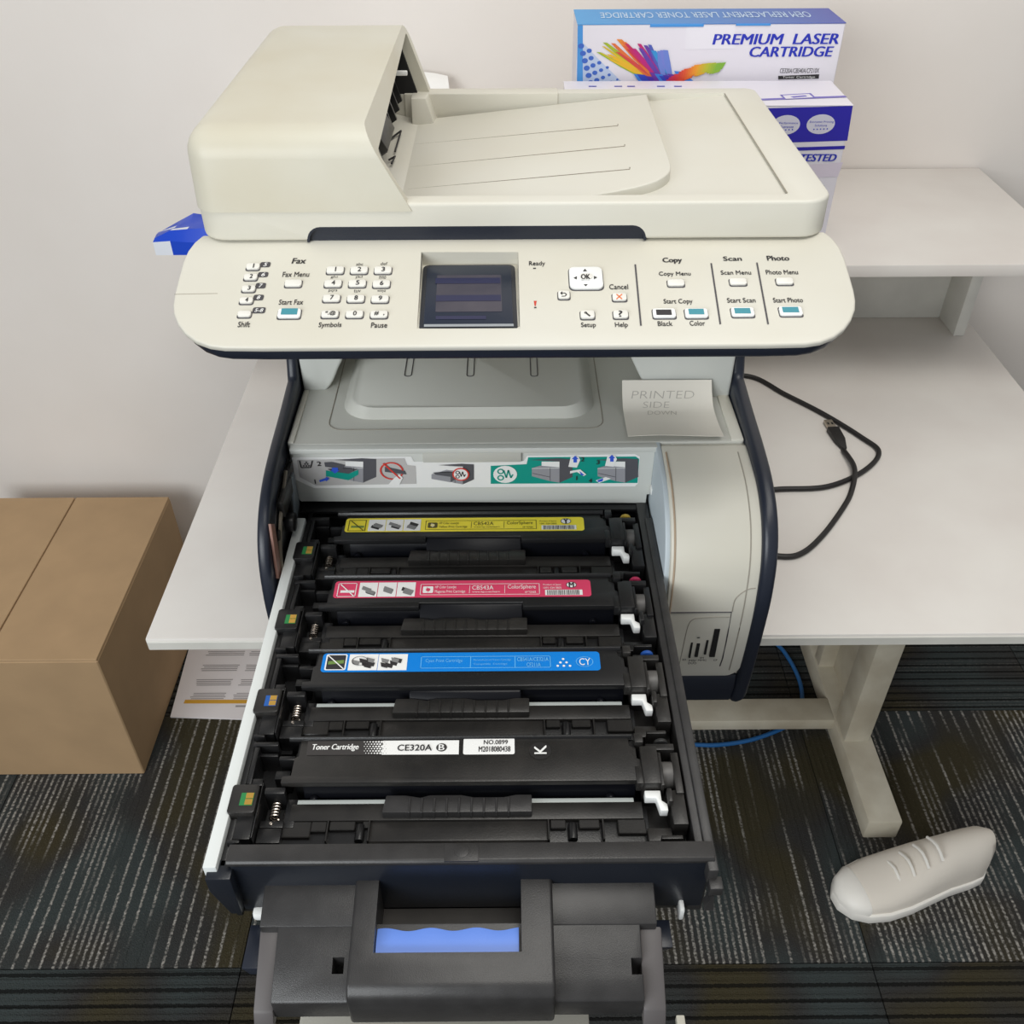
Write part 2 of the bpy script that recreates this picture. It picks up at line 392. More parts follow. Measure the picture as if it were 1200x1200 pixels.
# ---- side panels
def corner_cut(xc, zc, r, y0, y1):
    arc = [(xc - r + r * math.sin(a), zc + r - r * math.cos(a)) for a in (math.pi / 2 * k / 6 for k in range(7))]
    return prism(None, [(xc + 0.01, zc - 0.01), (xc - r, zc - 0.01)] + arc + [(xc + 0.01, zc + r)], 'y', y0, y1)
prof = [(0.626, TZ + 0.001), (0.613, 0.748), (0.608, 0.775), (0.605, 0.815), (0.603, 0.86), (0.603, 0.905), (0.612, 0.945), (0.632, 0.972), (0.664, 0.989), (0.705, 0.997), (0.76, 1.002), (0.812, 1.008)]
P = smooth2(prof, 4) + [(0.822, 1.03), (0.83, 1.168), (1.07, 1.168), (1.085, 0.90), (1.085, TZ + 0.001)]
obj('side_panel', prism(None, P, 'x', XL, XL + 0.011, 0.004, 3), NAVY, PR)
obj('side_panel', boolean(prism(None, P, 'x', XR - 0.0145, XR, 0.005, 3), corner_cut(XR, TZ + 0.001, 0.026, 0.58, 0.70)), NAVY, PR)
# ---- base and inner chassis
obj('base', boolean(prism(None, [(0.6105, 0.792), (0.6095, 0.772), (0.6135, 0.7495), (0.6265, TZ + 0.001), (1.08, TZ + 0.002), (1.08, 0.792)], 'x', XL + 0.011, XR - 0.0142, 0.003), corner_cut(XR, TZ + 0.001, 0.026, 0.58, 0.70)), NAVY, PR)
obj('corner_trim', box(None, XR - 0.045, XR - 0.0142, 0.6145, 0.64, 0.785, 0.82, 0.002), NAVY, PR)
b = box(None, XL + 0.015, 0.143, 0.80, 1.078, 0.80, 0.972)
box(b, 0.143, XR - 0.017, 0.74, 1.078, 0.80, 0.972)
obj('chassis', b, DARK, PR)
obj('back_cover', box(None, XL + 0.012, XR - 0.016, 1.07, 1.088, TZ + 0.002, 1.168, 0.004), CREAM, PR)
# ---- output deck with raised platform
DZ = 0.99
deck = obj('output_deck', prism(None, rrect(XL + 0.0125, XR - 0.0145, 0.726, 1.072, [0.004, 0.004, 0, 0], 3), 'z', 0.962, DZ, 0.002), DECKM, PR)
def px_path(lst, z): return [at(u, v, 'z', z) for u, v in lst]
y_f = at(545, 491, 'z', DZ).y; y_t = at(545, 477, 'z', DZ + 0.014).y
xl = at(408, 470, 'z', DZ).x; xr = at(692, 470, 'z', DZ).x
bot = rrect(xl - 0.004, xr + 0.004, y_f, 1.0, [0.03, 0.03, 0.01, 0.01], 6); top = rrect(xl + 0.009, xr - 0.009, y_t, 0.995, [0.022, 0.022, 0.01, 0.01], 6)
mid1 = [(a[0] * 0.75 + c[0] * 0.25, a[1] * 0.75 + c[1] * 0.25) for a, c in zip(bot, top)]
mid2 = [(a[0] * 0.3 + c[0] * 0.7, a[1] * 0.3 + c[1] * 0.7) for a, c in zip(bot, top)]
bm = bmesh.new(); loops = []
for lp, z in ((bot, DZ - 0.001), (mid1, DZ + 0.0025), (mid2, DZ + 0.0115), (top, DZ + 0.014)):
    loops.append([bm.verts.new((x, y, z)) for x, y in lp])
for A, C in zip(loops, loops[1:]):
    for i in range(len(A)): bm.faces.new((A[i], A[(i + 1) % len(A)], C[(i + 1) % len(A)], C[i]))
bm.faces.new(loops[-1])
obj('output_platform', bm, DECKM, deck, angle=60)
xa, xb = at(386, 494, 'z', DZ).x, at(706, 490, 'z', DZ).x; yg = at(545, 503, 'z', DZ).y
obj('deck_seam', tube(None, [(x, y, DZ) for x, y in ([(xa, 1.0)] + rrect(xa, xb, yg, 0.99, [0.014, 0.014, 0, 0], 5)[:12] + [(xb, 1.0)])], 0.0006, 6), mat('seam_shade', (150, 145, 134), 0.8), deck)
for u in (478, 551, 626):
    a = at(u - 4, 440, 'z', DZ + 0.014); c = at(u + 4, 440, 'z', DZ + 0.014)
    o_ = rrect(a.x, c.x, a.y - 0.002, 0.99, [0.003, 0.003, 0.003, 0.003], 4)
    obj('slot_groove', tube(None, [(x, y, DZ + 0.0142) for x, y in o_], 0.0005, 5, closed=True), SLATE, deck)
# left margin line on the deck
obj('deck_trim', box(None, XL + 0.014, XL + 0.019, 0.727, 0.82, DZ - 0.002, DZ + 0.0015, 0.0008), CREAM, deck)
obj('deck_trim', box(None, XR - 0.027, XR - 0.0155, 0.727, 0.82, DZ - 0.002, DZ + 0.0018, 0.0008), CREAM, deck)
# ---- pillars
yp = at(365, 457, 'z', DZ).y
obj('pillar', prism(None, smooth2([(-0.187, DZ - 0.002), (-0.178, 1.0), (-0.163, 1.03), (-0.10, 1.14), (-0.085, 1.168)], 3) + [(XL + 0.0125, 1.168), (XL + 0.0125, DZ - 0.002)], 'y', yp, 1.07, 0.005, 3), GREYP, PR)
yp2 = at(850, 465, 'z', DZ).y
obj('pillar', prism(None, smooth2([(0.15, DZ - 0.002), (0.138, 1.0), (0.122, 1.03), (0.07, 1.14), (0.06, 1.168)], 3) + [(XR - 0.0145, 1.168), (XR - 0.0145, DZ - 0.002)], 'y', yp2, 1.07, 0.004, 3), GREYP, PR)
# ---- inner front face with the instruction sticker
FY = 0.722
a = at(352, 588, 'y', FY); c = at(757, 590, 'y', FY); zt = DZ - 0.006
t0 = at(330, 533, 'y', FY); t1 = at(768, 528, 'y', FY)
pts = [(a.x - 0.004, a.z + 0.012), (a.x, a.z), (c.x, c.z), (c.x, c.z + 0.011), (t1.x, c.z + 0.011), (t1.x, zt), (XL + 0.017, zt), (XL + 0.017, zt - 0.012), (t0.x + 0.004, zt - 0.014)]
ic = obj('inner_cover', prism(None, pts, 'y', FY, 0.80, 0.0012, 2), GREYP, PR)
bt = box(None, at(495, 530, 'y', FY).x, at(611, 530, 'y', FY).x, FY - 0.003, FY + 0.01, at(550, 540, 'y', FY).z, zt + 0.004, 0.001)
obj('release_tab', bt, DECKM, ic)
obj('deck_lip', box(None, XL + 0.016, at(770, 528, 'y', FY).x, FY - 0.004, FY + 0.01, zt - 0.0005, DZ - 0.0005, 0.0012), GREYP, ic)
SG = mat('sticker_grey', (190, 188, 186), 0.5); ST = mat('sticker_teal', (0, 150, 135), 0.5); SD = mat('sticker_dark', (84, 84, 90), 0.5); SM = mat('sticker_mid', (150, 150, 156), 0.5)
SW = mat('sticker_white', (238, 238, 236), 0.45); SB = mat('sticker_blue', (50, 90, 210), 0.5); SR = mat('sticker_red', (214, 60, 50), 0.5)
st = Print(Plane((0, FY, 0), XP, ZP))
st.poly([(342, 536), (482, 535), (485, 541), (614, 540), (618, 534), (744, 532), (750, 535), (748, 566), (744, 570), (368, 572), (346, 562)], SW, 0.0004)
st.poly([(348, 539), (474, 537), (477, 545), (487, 546), (488, 567), (370, 569), (351, 559)], SG, 0.0007)
st.poly([(575, 546), (617, 544), (619, 536), (745, 535), (749, 538), (747, 566), (575, 567)], ST, 0.0007)
def line_icon(pts, m, wd=0.0011, h=0.0016):
    for p0, p1 in zip(pts, pts[1:]): st.line(*p0, *p1, m, wd, h)
line_icon([(351, 540), (353, 548), (364, 548), (366, 540)], INK)
for q in ((356, 546), (359, 546), (362, 546), (357.5, 543.8), (360.5, 543.8), (359, 541.8)): st.disc(*q, 1.1, INK, 0.0016, n=8)
st.text('2', 371.5, 541, 376, 546, INK, 0.0016, bold=0.03); st.text('1', 368, 562, 370.5, 567, INK, 0.0016, bold=0.03)
def mini_printer(x, y, s, tealtray=False, open_=True, m1=SM, m2=SD):
    q = lambda pts: [(x + a * s, y + b_ * s) for a, b_ in pts]
    st.poly(q([(28, 0), (44, -2), (44, 20), (28, 27)]), m2, 0.0010)          # side
    st.poly(q([(-8, -1), (26, -3), (44, -2), (28, 1)]), m2, 0.0012)           # lid
    st.poly(q([(6, 1), (28, 1), (28, 8), (6, 8)]), SW, 0.0011)                # gap
    st.poly(q([(-6, 9), (4, 6), (28, 8), (28, 27), (16, 25), (-6, 19)]), m1, 0.0012)
    st.line(x - 5 * s, y + 15.5 * s, x + 16 * s, y + 20 * s, m2, 0.0006, 0.0014); st.line(x + 16.5 * s, y + 8.5 * s, x + 16.5 * s, y + 25 * s, m2, 0.0005, 0.0014); st.line(x - 6 * s, y + 9.5 * s, x + 28 * s, y + 9.0 * s, SW, 0.0005, 0.0014)
    if open_:
        st.poly(q([(-16, 10), (6, 8), (22, 10), (10, 16), (-10, 14)]), m2, 0.0014)
        st.poly(q([(-18, 12), (10, 16), (10, 24), (-18, 19)]), ST if tealtray else SM, 0.0016)
        st.poly(q([(10, 16), (22, 11), (22, 17), (10, 24)]), ST if tealtray else SD, 0.0016)
mini_printer(399, 540, 0.95, True)
st.poly([(380, 542), (388, 541.5), (404, 545), (402, 550), (381, 547)], SD, 0.0018)
st.poly([(389, 548), (396, 548), (396, 551), (398, 551), (392.5, 555), (387, 551), (389, 551)], SB, 0.002)
st.poly([(374, 563), (382, 560), (382, 558.5), (386, 561), (382, 564.5), (382, 563), (375, 565)], SB, 0.002)
st.disc(459, 552, 14, SR, 0.0014, r_in=0.86, asp=0.92); st.poly([(451, 547), (474, 552), (476, 556), (451, 553)], SD, 0.0016); st.line(449, 543, 469, 561, SR, 0.0016, 0.0018)
st.poly([(455, 568), (462, 560), (468, 556), (472, 560), (468, 568)], SW, 0.0017)
mini_printer(520, 546, 0.80, False)
st.disc(540, 556, 10, SR, 0.002, asp=0.95); st.disc(540, 556, 8.2, SW, 0.0022, asp=0.95)
def jam(x, y, s, m, h):
    st.disc(x - 2.8 * s, y - 2.2 * s, 2.6 * s, m, h, r_in=0.6); st.disc(x - 2.8 * s, y + 2.6 * s, 2.6 * s, m, h, r_in=0.6)
    L_ = [(x - 0.5 * s, y - 3 * s), (x + 1.5 * s, y + 2.5 * s), (x + 3 * s, y - 3.2 * s), (x + 5 * s, y + 2.6 * s), (x + 6.5 * s, y)]
    for p0, p1 in zip(L_, L_[1:]): st.line(*p0, *p1, m, 0.0009 * s, h)
jam(539, 556, 1.0, INK, 0.0024)
st.disc(592, 556, 14, SW, 0.0012, asp=0.9); jam(591, 556, 1.55, ST, 0.0016)
mini_printer(629, 540, 0.95, open_=False); mini_printer(706, 540, 0.95, open_=False)
for (x, y) in ((674, 535), (717, 534)):
    st.poly([(x - 8, y + 12), (x - 5, y), (x + 4, y), (x + 6, y + 4), (x + 2, y + 13)], SW, 0.0016)
    st.poly([(x - 2, y + 7), (x - 2, y + 3), (x - 4, y + 3), (x, y - 1), (x + 4, y + 3), (x + 2, y + 3), (x + 2, y + 7)], SB, 0.0018)
st.poly([(668, 552), (680, 550), (687, 556), (684, 558), (676, 553), (668, 555)], SW, 0.0016); st.poly([(679, 552), (685, 557), (681, 557)], SB, 0.0018)
st.poly([(698, 563), (710, 559), (716, 561), (702, 566)], SW, 0.0016); st.poly([(700, 563), (707, 560.5), (706, 564), (701, 565)], SB, 0.0018)
for tx, (u, v) in {'2': (681, 536), '1': (674, 558), '3': (699, 539.5), '4': (690, 561)}.items(): st.text(tx, u, v, u + 3.6, v + 4.6, INK, 0.0016, bold=0.03)
st.build('instruction_sticker', ic)
# white latch on the right end of the cover
b = box(None, 0.1405, 0.1465, FY - 0.006, FY, at(765, 560, 'y', FY).z, at(765, 553, 'y', FY).z, 0.001)
box(b, 0.137, 0.147, FY - 0.008, FY, at(765, 575, 'y', FY).z, at(765, 567, 'y', FY).z, 0.0015)
obj('latch', b, WHITEP, ic)
# ---- right front cover (curved) with the card reader
cp = [(0.610, 0.7905), (0.6065, 0.825), (0.605, 0.87), (0.607, 0.905), (0.615, 0.94), (0.635, 0.967), (0.666, 0.983), (0.70, 0.988), (0.7215, DZ - 0.0005)]
CP = smooth2(cp, 5)
rc = obj('front_side_cover', boolean(prism(None, CP + [(0.724, DZ - 0.003), (0.78, DZ - 0.004), (0.78, 0.7905)], 'x', 0.1425, XR - 0.0135, 0.0025, 2), corner_cut(XR - 0.0135, 0.7905, 0.018, 0.58, 0.6135)), CREAM, PR)
# inner flange, paler, seen past the rounded edge of the cover
CPi = [(y + 0.005, z) for y, z in CP]
obj('inner_flange', prism(None, CPi + [(0.79, DZ - 0.004), (0.79, 0.7905)], 'x', 0.1380, 0.1428, 0.001), mat('pale_blue_grey_plastic', (186, 196, 202), 0.5), rc)
obj('cover_seam', tube(None, [(0.1460, y - 0.0002, z) for y, z in CP[5:38]], 0.0009, 6), mat('seam_brown', (170, 150, 128), 0.8), rc)  # brownish line along the groove at the cover's inner edge
obj('cover_seam', tube(None, [(0.2130, y - 0.0001, z) for y, z in CP[2:38]], 0.0006, 6), mat('seam_shade', (150, 145, 134), 0.8), rc)
def front_y(z):
    for (y0, z0), (y1, z1) in zip(CP, CP[1:]):
        if z0 <= z <= z1: return y0 + (y1 - y0) * (z - z0) / (z1 - z0)
    return CP[0][0]
CR = Plane((0, 0.6045, 0), XP, ZP)
def rcpt(u, v, d=0.0):
    q = at(u, v, 'y', 0.606); return Vector((q.x, front_y(q.z) - d, q.z))
pl = Print(CR)
zs = at(800, 717, 'y', 0.606).z; xs = at(857, 717, 'y', 0.606).x
obj('door_gap', tube(None, [Vector((0.143, front_y(zs) - 0.0001, zs)), Vector((xs, front_y(zs) - 0.0001, zs)), rcpt(852, 745), rcpt(847, 772), rcpt(844, 782)], 0.0007, 6), SLATE, rc)
pth = [rcpt(u, v) for u, v in ((795, 788), (800, 760), (806, 733), (812, 725), (822, 723), (856, 722))]
obj('reader_outline', tube(None, smooth_path(pth, 4), 0.0005, 6), mat('seam_shade', (150, 145, 134), 0.8), rc)
pth = [rcpt(u, v) for u, v in ((858, 716), (861, 704), (868, 697), (878, 692), (886, 691))]
obj('cover_groove', tube(None, smooth_path(pth, 4), 0.0006, 6), mat('seam_shade', (150, 145, 134), 0.8), rc)
for (u0, v0, u1, v1, wd) in ((811, 752.5, 807.5, 770, 0.0017), (818.5, 753.5, 815.5, 769, 0.0030), (829.5, 749.5, 825.5, 766, 0.0020), (841, 736, 833.5, 768.5, 0.0052)):
    A = rcpt(u0, v0); C = rcpt(u1, v1); x = (A.x + C.x) / 2
    ys = min(A.y, C.y, front_y((A.z + C.z) / 2)) - 0.0007
    b = box(None, x - wd / 2, x + wd / 2, ys, ys + 0.004, C.z, A.z)
    obj('card_slot', b, DARK, rc)
for (t, u0, v0, u1, v1) in (('SD', 799.5, 772, 804, 774), ('MS/', 807.5, 773, 816, 775.2), ('DUO', 806.5, 776, 816, 778.2), ('SM', 820, 770, 824.5, 772), ('MMC', 818, 772.6, 828, 774.6), ('CF', 836, 772.6, 840.5, 774.4)):
    pl.text(t, u0, v0, u1, v1, INK, 0.0012, bold=0.02)
pl.disc(818.5, 747.3, 2.0, INK, 0.0012, asp=0.5)
pl.build('reader_print', rc, True)
# ---- left opening: inner mechanism between side panel and drawer
LI = XL + 0.0105
obj('inner_wall', prism(None, [(0.628, 0.80), (0.618, 0.86), (0.620, 0.91), (0.636, 0.95), (0.672, 0.974), (0.80, 0.98), (0.80, 0.80)], 'x', LI - 0.001, LI + 0.0015), BLACK, PR)
b = box(None, LI + 0.002, LI + 0.006, 0.69, 0.72, 0.90, 0.975, 0.001); box(b, LI + 0.002, LI + 0.008, 0.66, 0.70, 0.955, 0.972, 0.001)
box(b, LI + 0.002, LI + 0.005, 0.64, 0.66, 0.94, 0.952, 0.001)
obj('latch_block', b, BLACKS, PR)
obj('metal_bracket', prism(None, [(0.690, 0.925), (0.712, 0.93), (0.712, 0.968), (0.702, 0.968)], 'x', LI + 0.004, LI + 0.008, 0.0006), mat('bracket_grey', (120, 128, 134), 0.4, metal=0.4), PR)
obj('hinge_roller', cyl(None, Vector((LI + 0.007, 0.674, 0.938)), 'x', 0.009, 0.009, 20, 0.001), BLACK, PR)
sq = [at(u, v, 'x', LI + 0.003) for u, v in ((317, 614), (321.5, 614), (331, 678), (326, 678))]
obj('door_strap', prism(None, [(q.y, q.z) for q in sq], 'x', LI + 0.001, LI + 0.0035, 0.0003), mat('copper_sticker', (140, 104, 92), 0.45), PR)
obj('door_track', tube(None, smooth_path([(LI + 0.004, 0.70, 0.978), (LI + 0.004, 0.652, 0.955), (LI + 0.004, 0.63, 0.92), (LI + 0.004, 0.627, 0.87)], 6), 0.0018, 6), mat('track_metal', (120, 112, 100), 0.35, metal=0.5), PR)
b = box(None, LI + 0.006, 0.136, 0.714, 0.80, 0.914, 0.918, 0.001); box(b, LI + 0.02, 0.13, 0.716, 0.80, 0.905, 0.909, 0.001)
obj('rear_bar', b, BLACK, PR)

# ---- scanner body and control panel
scb = prism(None, rrect(-0.236, 0.2445, 0.702, 0.992, [0.012, 0.012, 0.02, 0.02], 4), 'z', 1.168, 1.207, 0.003)
obj('scanner_base', scb, CREAM, PR)
SL = math.radians(15)
PP = Plane((0, 0.622, 1.187), XP, (0, math.cos(SL), math.sin(SL)))
right = [(966, 271), (976, 279), (984, 289), (990, 302), (996, 322), (1001, 340), (1003, 352), (1002.5, 362), (998, 374), (990, 385), (978, 394), (962, 400), (945, 402.5), (900, 403.5)]
R_ = [PP.uv(*q) for q in right]
C0 = PP.uv(603, 340)[0]
out = [(2 * C0 - a_, b_) for a_, b_ in R_][::-1] 
outline = R_ + out            # clockwise from back right
outline = outline[::-1]
TH = 0.007
# recess for the display
sc0 = PP.uv(493, 294); sc1 = PP.uv(608, 294); sb0 = PP.uv(488.5, 385); sb1 = PP.uv(609.5, 385)
cut = hexa(None, [(sb0[0], sb0[1], -0.0005), (sb1[0], sb1[1], -0.0005), (sc1[0] - 0.001, sc1[1] - 0.003, -0.011), (sc0[0] + 0.001, sc0[1] - 0.003, -0.011)],
           [(sb0[0], sb0[1], 0.01), (sb1[0], sb1[1], 0.01), (sc1[0], sc1[1], 0.01), (sc0[0], sc0[1], 0.01)], M=PP.M)
grown = hexa(None, [(sb0[0] - 0.0012, sb0[1] - 0.0012, -0.004), (sb1[0] + 0.0012, sb1[1] - 0.0012, -0.004), (sc1[0] + 0.0002, sc1[1] - 0.0018, -0.0135), (sc0[0] - 0.0002, sc0[1] - 0.0018, -0.0135)],
           [(sb0[0] - 0.0012, sb0[1] - 0.0012, -0.0008), (sb1[0] + 0.0012, sb1[1] - 0.0012, -0.0008), (sc1[0] + 0.0012, sc1[1] + 0.0012, -0.0008), (sc0[0] - 0.0012, sc0[1] + 0.0012, -0.0008)], M=PP.M)
body = prism(None, outline, 'z', -0.0052, 0.0, 0.0018, 3, M=PP.M)
cut2 = cut.copy(); gr2 = grown.copy()
body = boolean(body, cut)
cpn = obj('control_panel', body, CREAM, PR)
obj('display_well', boolean(grown, cut2), CREAM, cpn)
ins = [(C0 + (a_ - C0) * 0.988, b_ + 0.003 if b_ < 0.03 else b_) for a_, b_ in outline]
obj('panel_underside', boolean(prism(None, ins, 'z', -0.0165, -0.005, 0.003, 2, M=PP.M), gr2), NAVY, PR)
# display glass
sp0 = PP.pt(sb0[0], sb0[1], -0.0003); sp1 = PP.pt(sc0[0], sc0[1] - 0.003, -0.0095)
SPL = Plane(sp0, XP, sp1 - sp0)
q0 = SPL.uv(490, 384); q1 = SPL.uv(608, 384); q2 = SPL.uv(604.5, 309.5); q3 = SPL.uv(496.5, 309.5)
gx0, gx1 = q0[0] + 0.0007, q1[0] - 0.0007
obj('display_bezel', prism(None, rrect(gx0, gx1, 0.0005, q2[1], [0.001, 0.001, 0.005, 0.005], 4), 'z', -0.001, 0.0006, 0.0003, M=SPL.M), mat('bezel_plastic', (40, 42, 48), 0.3), cpn)
obj('display_glass', prism(None, rrect(gx0 + 0.003, gx1 - 0.003, 0.004, q2[1] - 0.002, [0.001, 0.001, 0.004, 0.004], 4), 'z', 0.0, 0.0011, 0.0003, M=SPL.M), GLASS, cpn)
l0 = SPL.uv(511, 367); l1 = SPL.uv(589, 323)
obj('display_lcd', prism(None, rrect(l0[0], l1[0], l0[1], l1[1], 0.0005, 2), 'z', 0.0008, 0.0014, 0, M=SPL.M), LCD, cpn)
dp = Print(SPL)
BLU = mat('lcd_blue_bar', (26, 30, 68), 0.3)
dp.rect(512, 325, 588, 331.5, BLU, 0.0016); dp.rect(512, 345, 588, 352, BLU, 0.0016); dp.rect(511, 369.5, 570, 373.5, BLU, 0.0014)
dp.rect(497, 379, 602, 382, mat('lcd_edge_light', (150, 155, 160), 0.3), 0.0013)
dp.build('display_picture', cpn)
# buttons
lg = Print(PP)
def button(u0, v0, u1, v1, h=0.0019, m=BTN, r=0.0018, inset=None, im=None):
    um, vm = (u0 + u1) / 2, (v0 + v1) / 2
    a0, a1 = PP.uv(u0, vm)[0], PP.uv(u1, vm)[0]; b0, b1 = PP.uv(um, v1)[1], PP.uv(um, v0, h)[1]
    o = obj('button', prism(None, rrect(a0, a1, b0 + 0.0006, b1 - 0.0006, min(r, (b1 - b0) * 0.3), 3), 'z', -0.0005, h, 0.0007, 2, M=PP.M), m, cpn)
    lg.loc(rrect(a0 - 0.0006, a1 + 0.0006, b0 - 0.0006, b1 + 0.0002, min(r, (b1 - b0) * 0.3), 3), SLATE, 0.0002)
    if inset: lg.rect(*inset, im, h + 0.0002)
    return o
def cbtn(u, v, wu, hv, **k): return button(u - wu / 2, v - hv / 2, u + wu / 2, v + hv / 2, **k)
H = 0.0022
for i, (u, v) in enumerate(((297.2, 312.4), (294.4, 324.6), (292, 338.3), (289.2, 352.2), (287, 368))):
    cbtn(u, v, 15.5, 10); 
    if i < 4: lg.text('1234'[i], u - 1.6, v - 3.6, u + 1.6, v + 1.2, INK, H, bold=0.02)
for t, u, v, wu, hv in (('5', 310.9, 310, 12, 6), ('6', 308.3, 321.7, 12, 6), ('7', 305.5, 334.7, 12, 6.4), ('8', 302.9, 348.6, 12, 6.6), ('5-8', 303.5, 363.6, 15, 7)):
    lg.rect(u - wu / 2, v - hv / 2, u + wu / 2, v + hv / 2, SLATE, 0.0003, 0.0015); lg.text(t, u - (1.8 if len(t) == 1 else 5), v - 2, u + (2.2 if len(t) == 1 else 5), v + 2, WHITEINK, 0.0005, bold=0.02, shear=0.2)
Tx = [('Shift', 279, 377, 293, 383.4, 0), ('Fax', 342.4, 302.6, 358.4, 308.8, 1), ('Fax Menu', 331.3, 318.7, 362.3, 324.4, 0), ('Start Fax', 327, 351.2, 355.3, 357, 0),
      ('Symbols', 373.4, 377.8, 400, 385, 0), ('Pause', 434.9, 378, 453.8, 384, 0), ('Ready', 620, 306.2, 638.7, 312.5, 0), ('Cancel', 714, 333.2, 736, 339, 0),
      ('Setup', 681, 378, 698.2, 384.9, 0), ('Help', 720.8, 377.8, 735.7, 384.9, 0), ('Copy', 776.7, 302, 799, 309, 1), ('Copy Menu', 772.2, 318.4, 809.3, 324.3, 0),
      ('Start Copy', 777.8, 350.4, 811.6, 357.2, 0), ('Black', 770.8, 376.5, 787.9, 382, 0), ('Color', 808.2, 376, 826, 381.6, 0), ('Scan', 847.6, 300.6, 868.9, 305.6, 1),
      ('Scan Menu', 844.6, 317, 880, 321.8, 0), ('Start Scan', 852, 349.2, 885.1, 354.6, 0), ('Photo', 898.9, 299.8, 924.5, 305.3, 1), ('Photo Menu', 897.5, 316.4, 934.9, 321.5, 0), ('Start Photo', 906, 349, 940.7, 354.4, 0)]
for t, u0, v0, u1, v1, bd in Tx: lg.text(t, u0, v0, u1, v1, INK, 0.0003, bold=0.035 if bd else 0.008, shear=0.12 if t == 'Fax' else 0)
cbtn(344.2, 332, 19.5, 11)
for (u, v, iu0, iv0, iu1, iv1, m) in ((339.5, 367.5, 329.5, 361.3, 348.6, 368.5, TEAL), (778, 367.2, 769, 362.7, 787, 369, INK), (815.6, 367.2, 807, 361.8, 825, 368.3, TEAL), (869.8, 365.8, 860.8, 360.9, 879.5, 367.2, TEAL), (926, 364.8, 917, 359.6, 936, 366, TEAL)):
    cbtn(u, v, 26.5, 13.8, inset=(iu0, iv0, iu1, iv1), im=m, m=WHITEP)
for (u, v) in ((791.7, 331.5), (864.4, 330.2), (918.8, 329.6)): cbtn(u, v, 19.5, 10.6)
kp = [(393.3, 316.6), (421.2, 316.6), (449.1, 316.6), (390.7, 332.3), (419.1, 332.3), (447.3, 332.8), (388.9, 349.6), (417.3, 350), (445.7, 350.4), (387.1, 368.2), (415.8, 368.2), (444.5, 368.5)]
for (u, v), t in zip(kp, ['1', '2', '3', '4', '5', '6', '7', '8', '9', '*,@', '0', '#  ,']):
    cbtn(u, v, 20, 11); hw = 2.0 if len(t) == 1 else 6
    lg.text(t, u - hw, v - 3.8, u + hw, v + 1.2, INK, H, bold=0.015)
for t, (u, v) in zip(('abc', 'def', 'ghi', 'jkl', 'mno', 'pqrs', 'tuv', 'wxyz'), ((421.6, 309.6), (450, 309), (391.5, 324.8), (420.5, 324.8), (448.3, 325.2), (390, 341), (418.6, 341), (447, 341.5))):
    lg.text(t, u - 4 - (len(t) > 3), v - 1.8, u + 4 + (len(t) > 3), v + 1.5, INK, 0.0003)
# navigation pad, back, cancel, setup, help
button(667, 311.5, 706, 340.5, 0.0022, WHITEP, 0.004); button(679, 319.5, 693.5, 331, 0.0034, BTN, 0.002)
lg.text('OK', 681, 321.2, 691.5, 327, INK, 0.0037, bold=0.03)
tri = lambda u, v, a, b_: [(u - a, v + b_), (u + a, v + b_), (u, v - b_)]
lg.poly(tri(685.5, 316.3, 2.4, 1.5), INK, 0.0025); lg.poly([(684, 333), (688.8, 333), (686.4, 335.4)], INK, 0.0025)
lg.poly([(676, 323.6), (676, 327.4), (672, 325.5)], INK, 0.0025); lg.poly([(696, 323.2), (696, 327), (700, 325.1)], INK, 0.0025)
button(654, 339.5, 667.5, 351.7)
for p0, p1 in (((657, 343.3), (662, 343.3)), ((662, 343.3), (664, 345)), ((664, 345), (662, 347)), ((662, 347), (658, 347)), ((657, 343.3), (659, 341.8)), ((657, 343.3), (659, 345))): lg.line(*p0, *p1, INK, 0.0007, H)
button(717.5, 342.3, 734, 354); lg.line(722.5, 344.5, 729, 350.3, ORANGE, 0.0009, H); lg.line(729, 344.5, 722.5, 350.3, ORANGE, 0.0009, H)
button(680.2, 362.6, 696.5, 375); lg.line(686.5, 366.3, 691.5, 370.3, INK, 0.0012, H); lg.disc(686.3, 366.2, 1.7, INK, H, r_in=0.45)
button(718.5, 362.4, 735.7, 374.5); lg.text('?', 725, 364, 729.5, 371, INK, H, bold=0.02)
lg.rect(624.8, 313.7, 628, 315, INK); 
lg.poly([(625.5, 352.5), (629, 352.5), (627.8, 358.5), (626.6, 358.5)], REDINK); lg.rect(626, 359.6, 628.6, 361, INK)
for a_, b_ in (((744.4, 309.7), (751.1, 381.5)), ((833.4, 308.3), (844.2, 379.8)), ((887, 307.6), (900.2, 379.8))): lg.line(*a_, *b_, SLATE, 0.0012)
lg.build('printed_legend', cpn, True)
obj('panel_scratch', tube(None, [PP.pt(*PP.uv(204, 345), 0.0001), PP.pt(*PP.uv(255, 344), 0.0001)], 0.0002, 5), mat('scratch_grey', (150, 142, 128), 0.7), cpn)

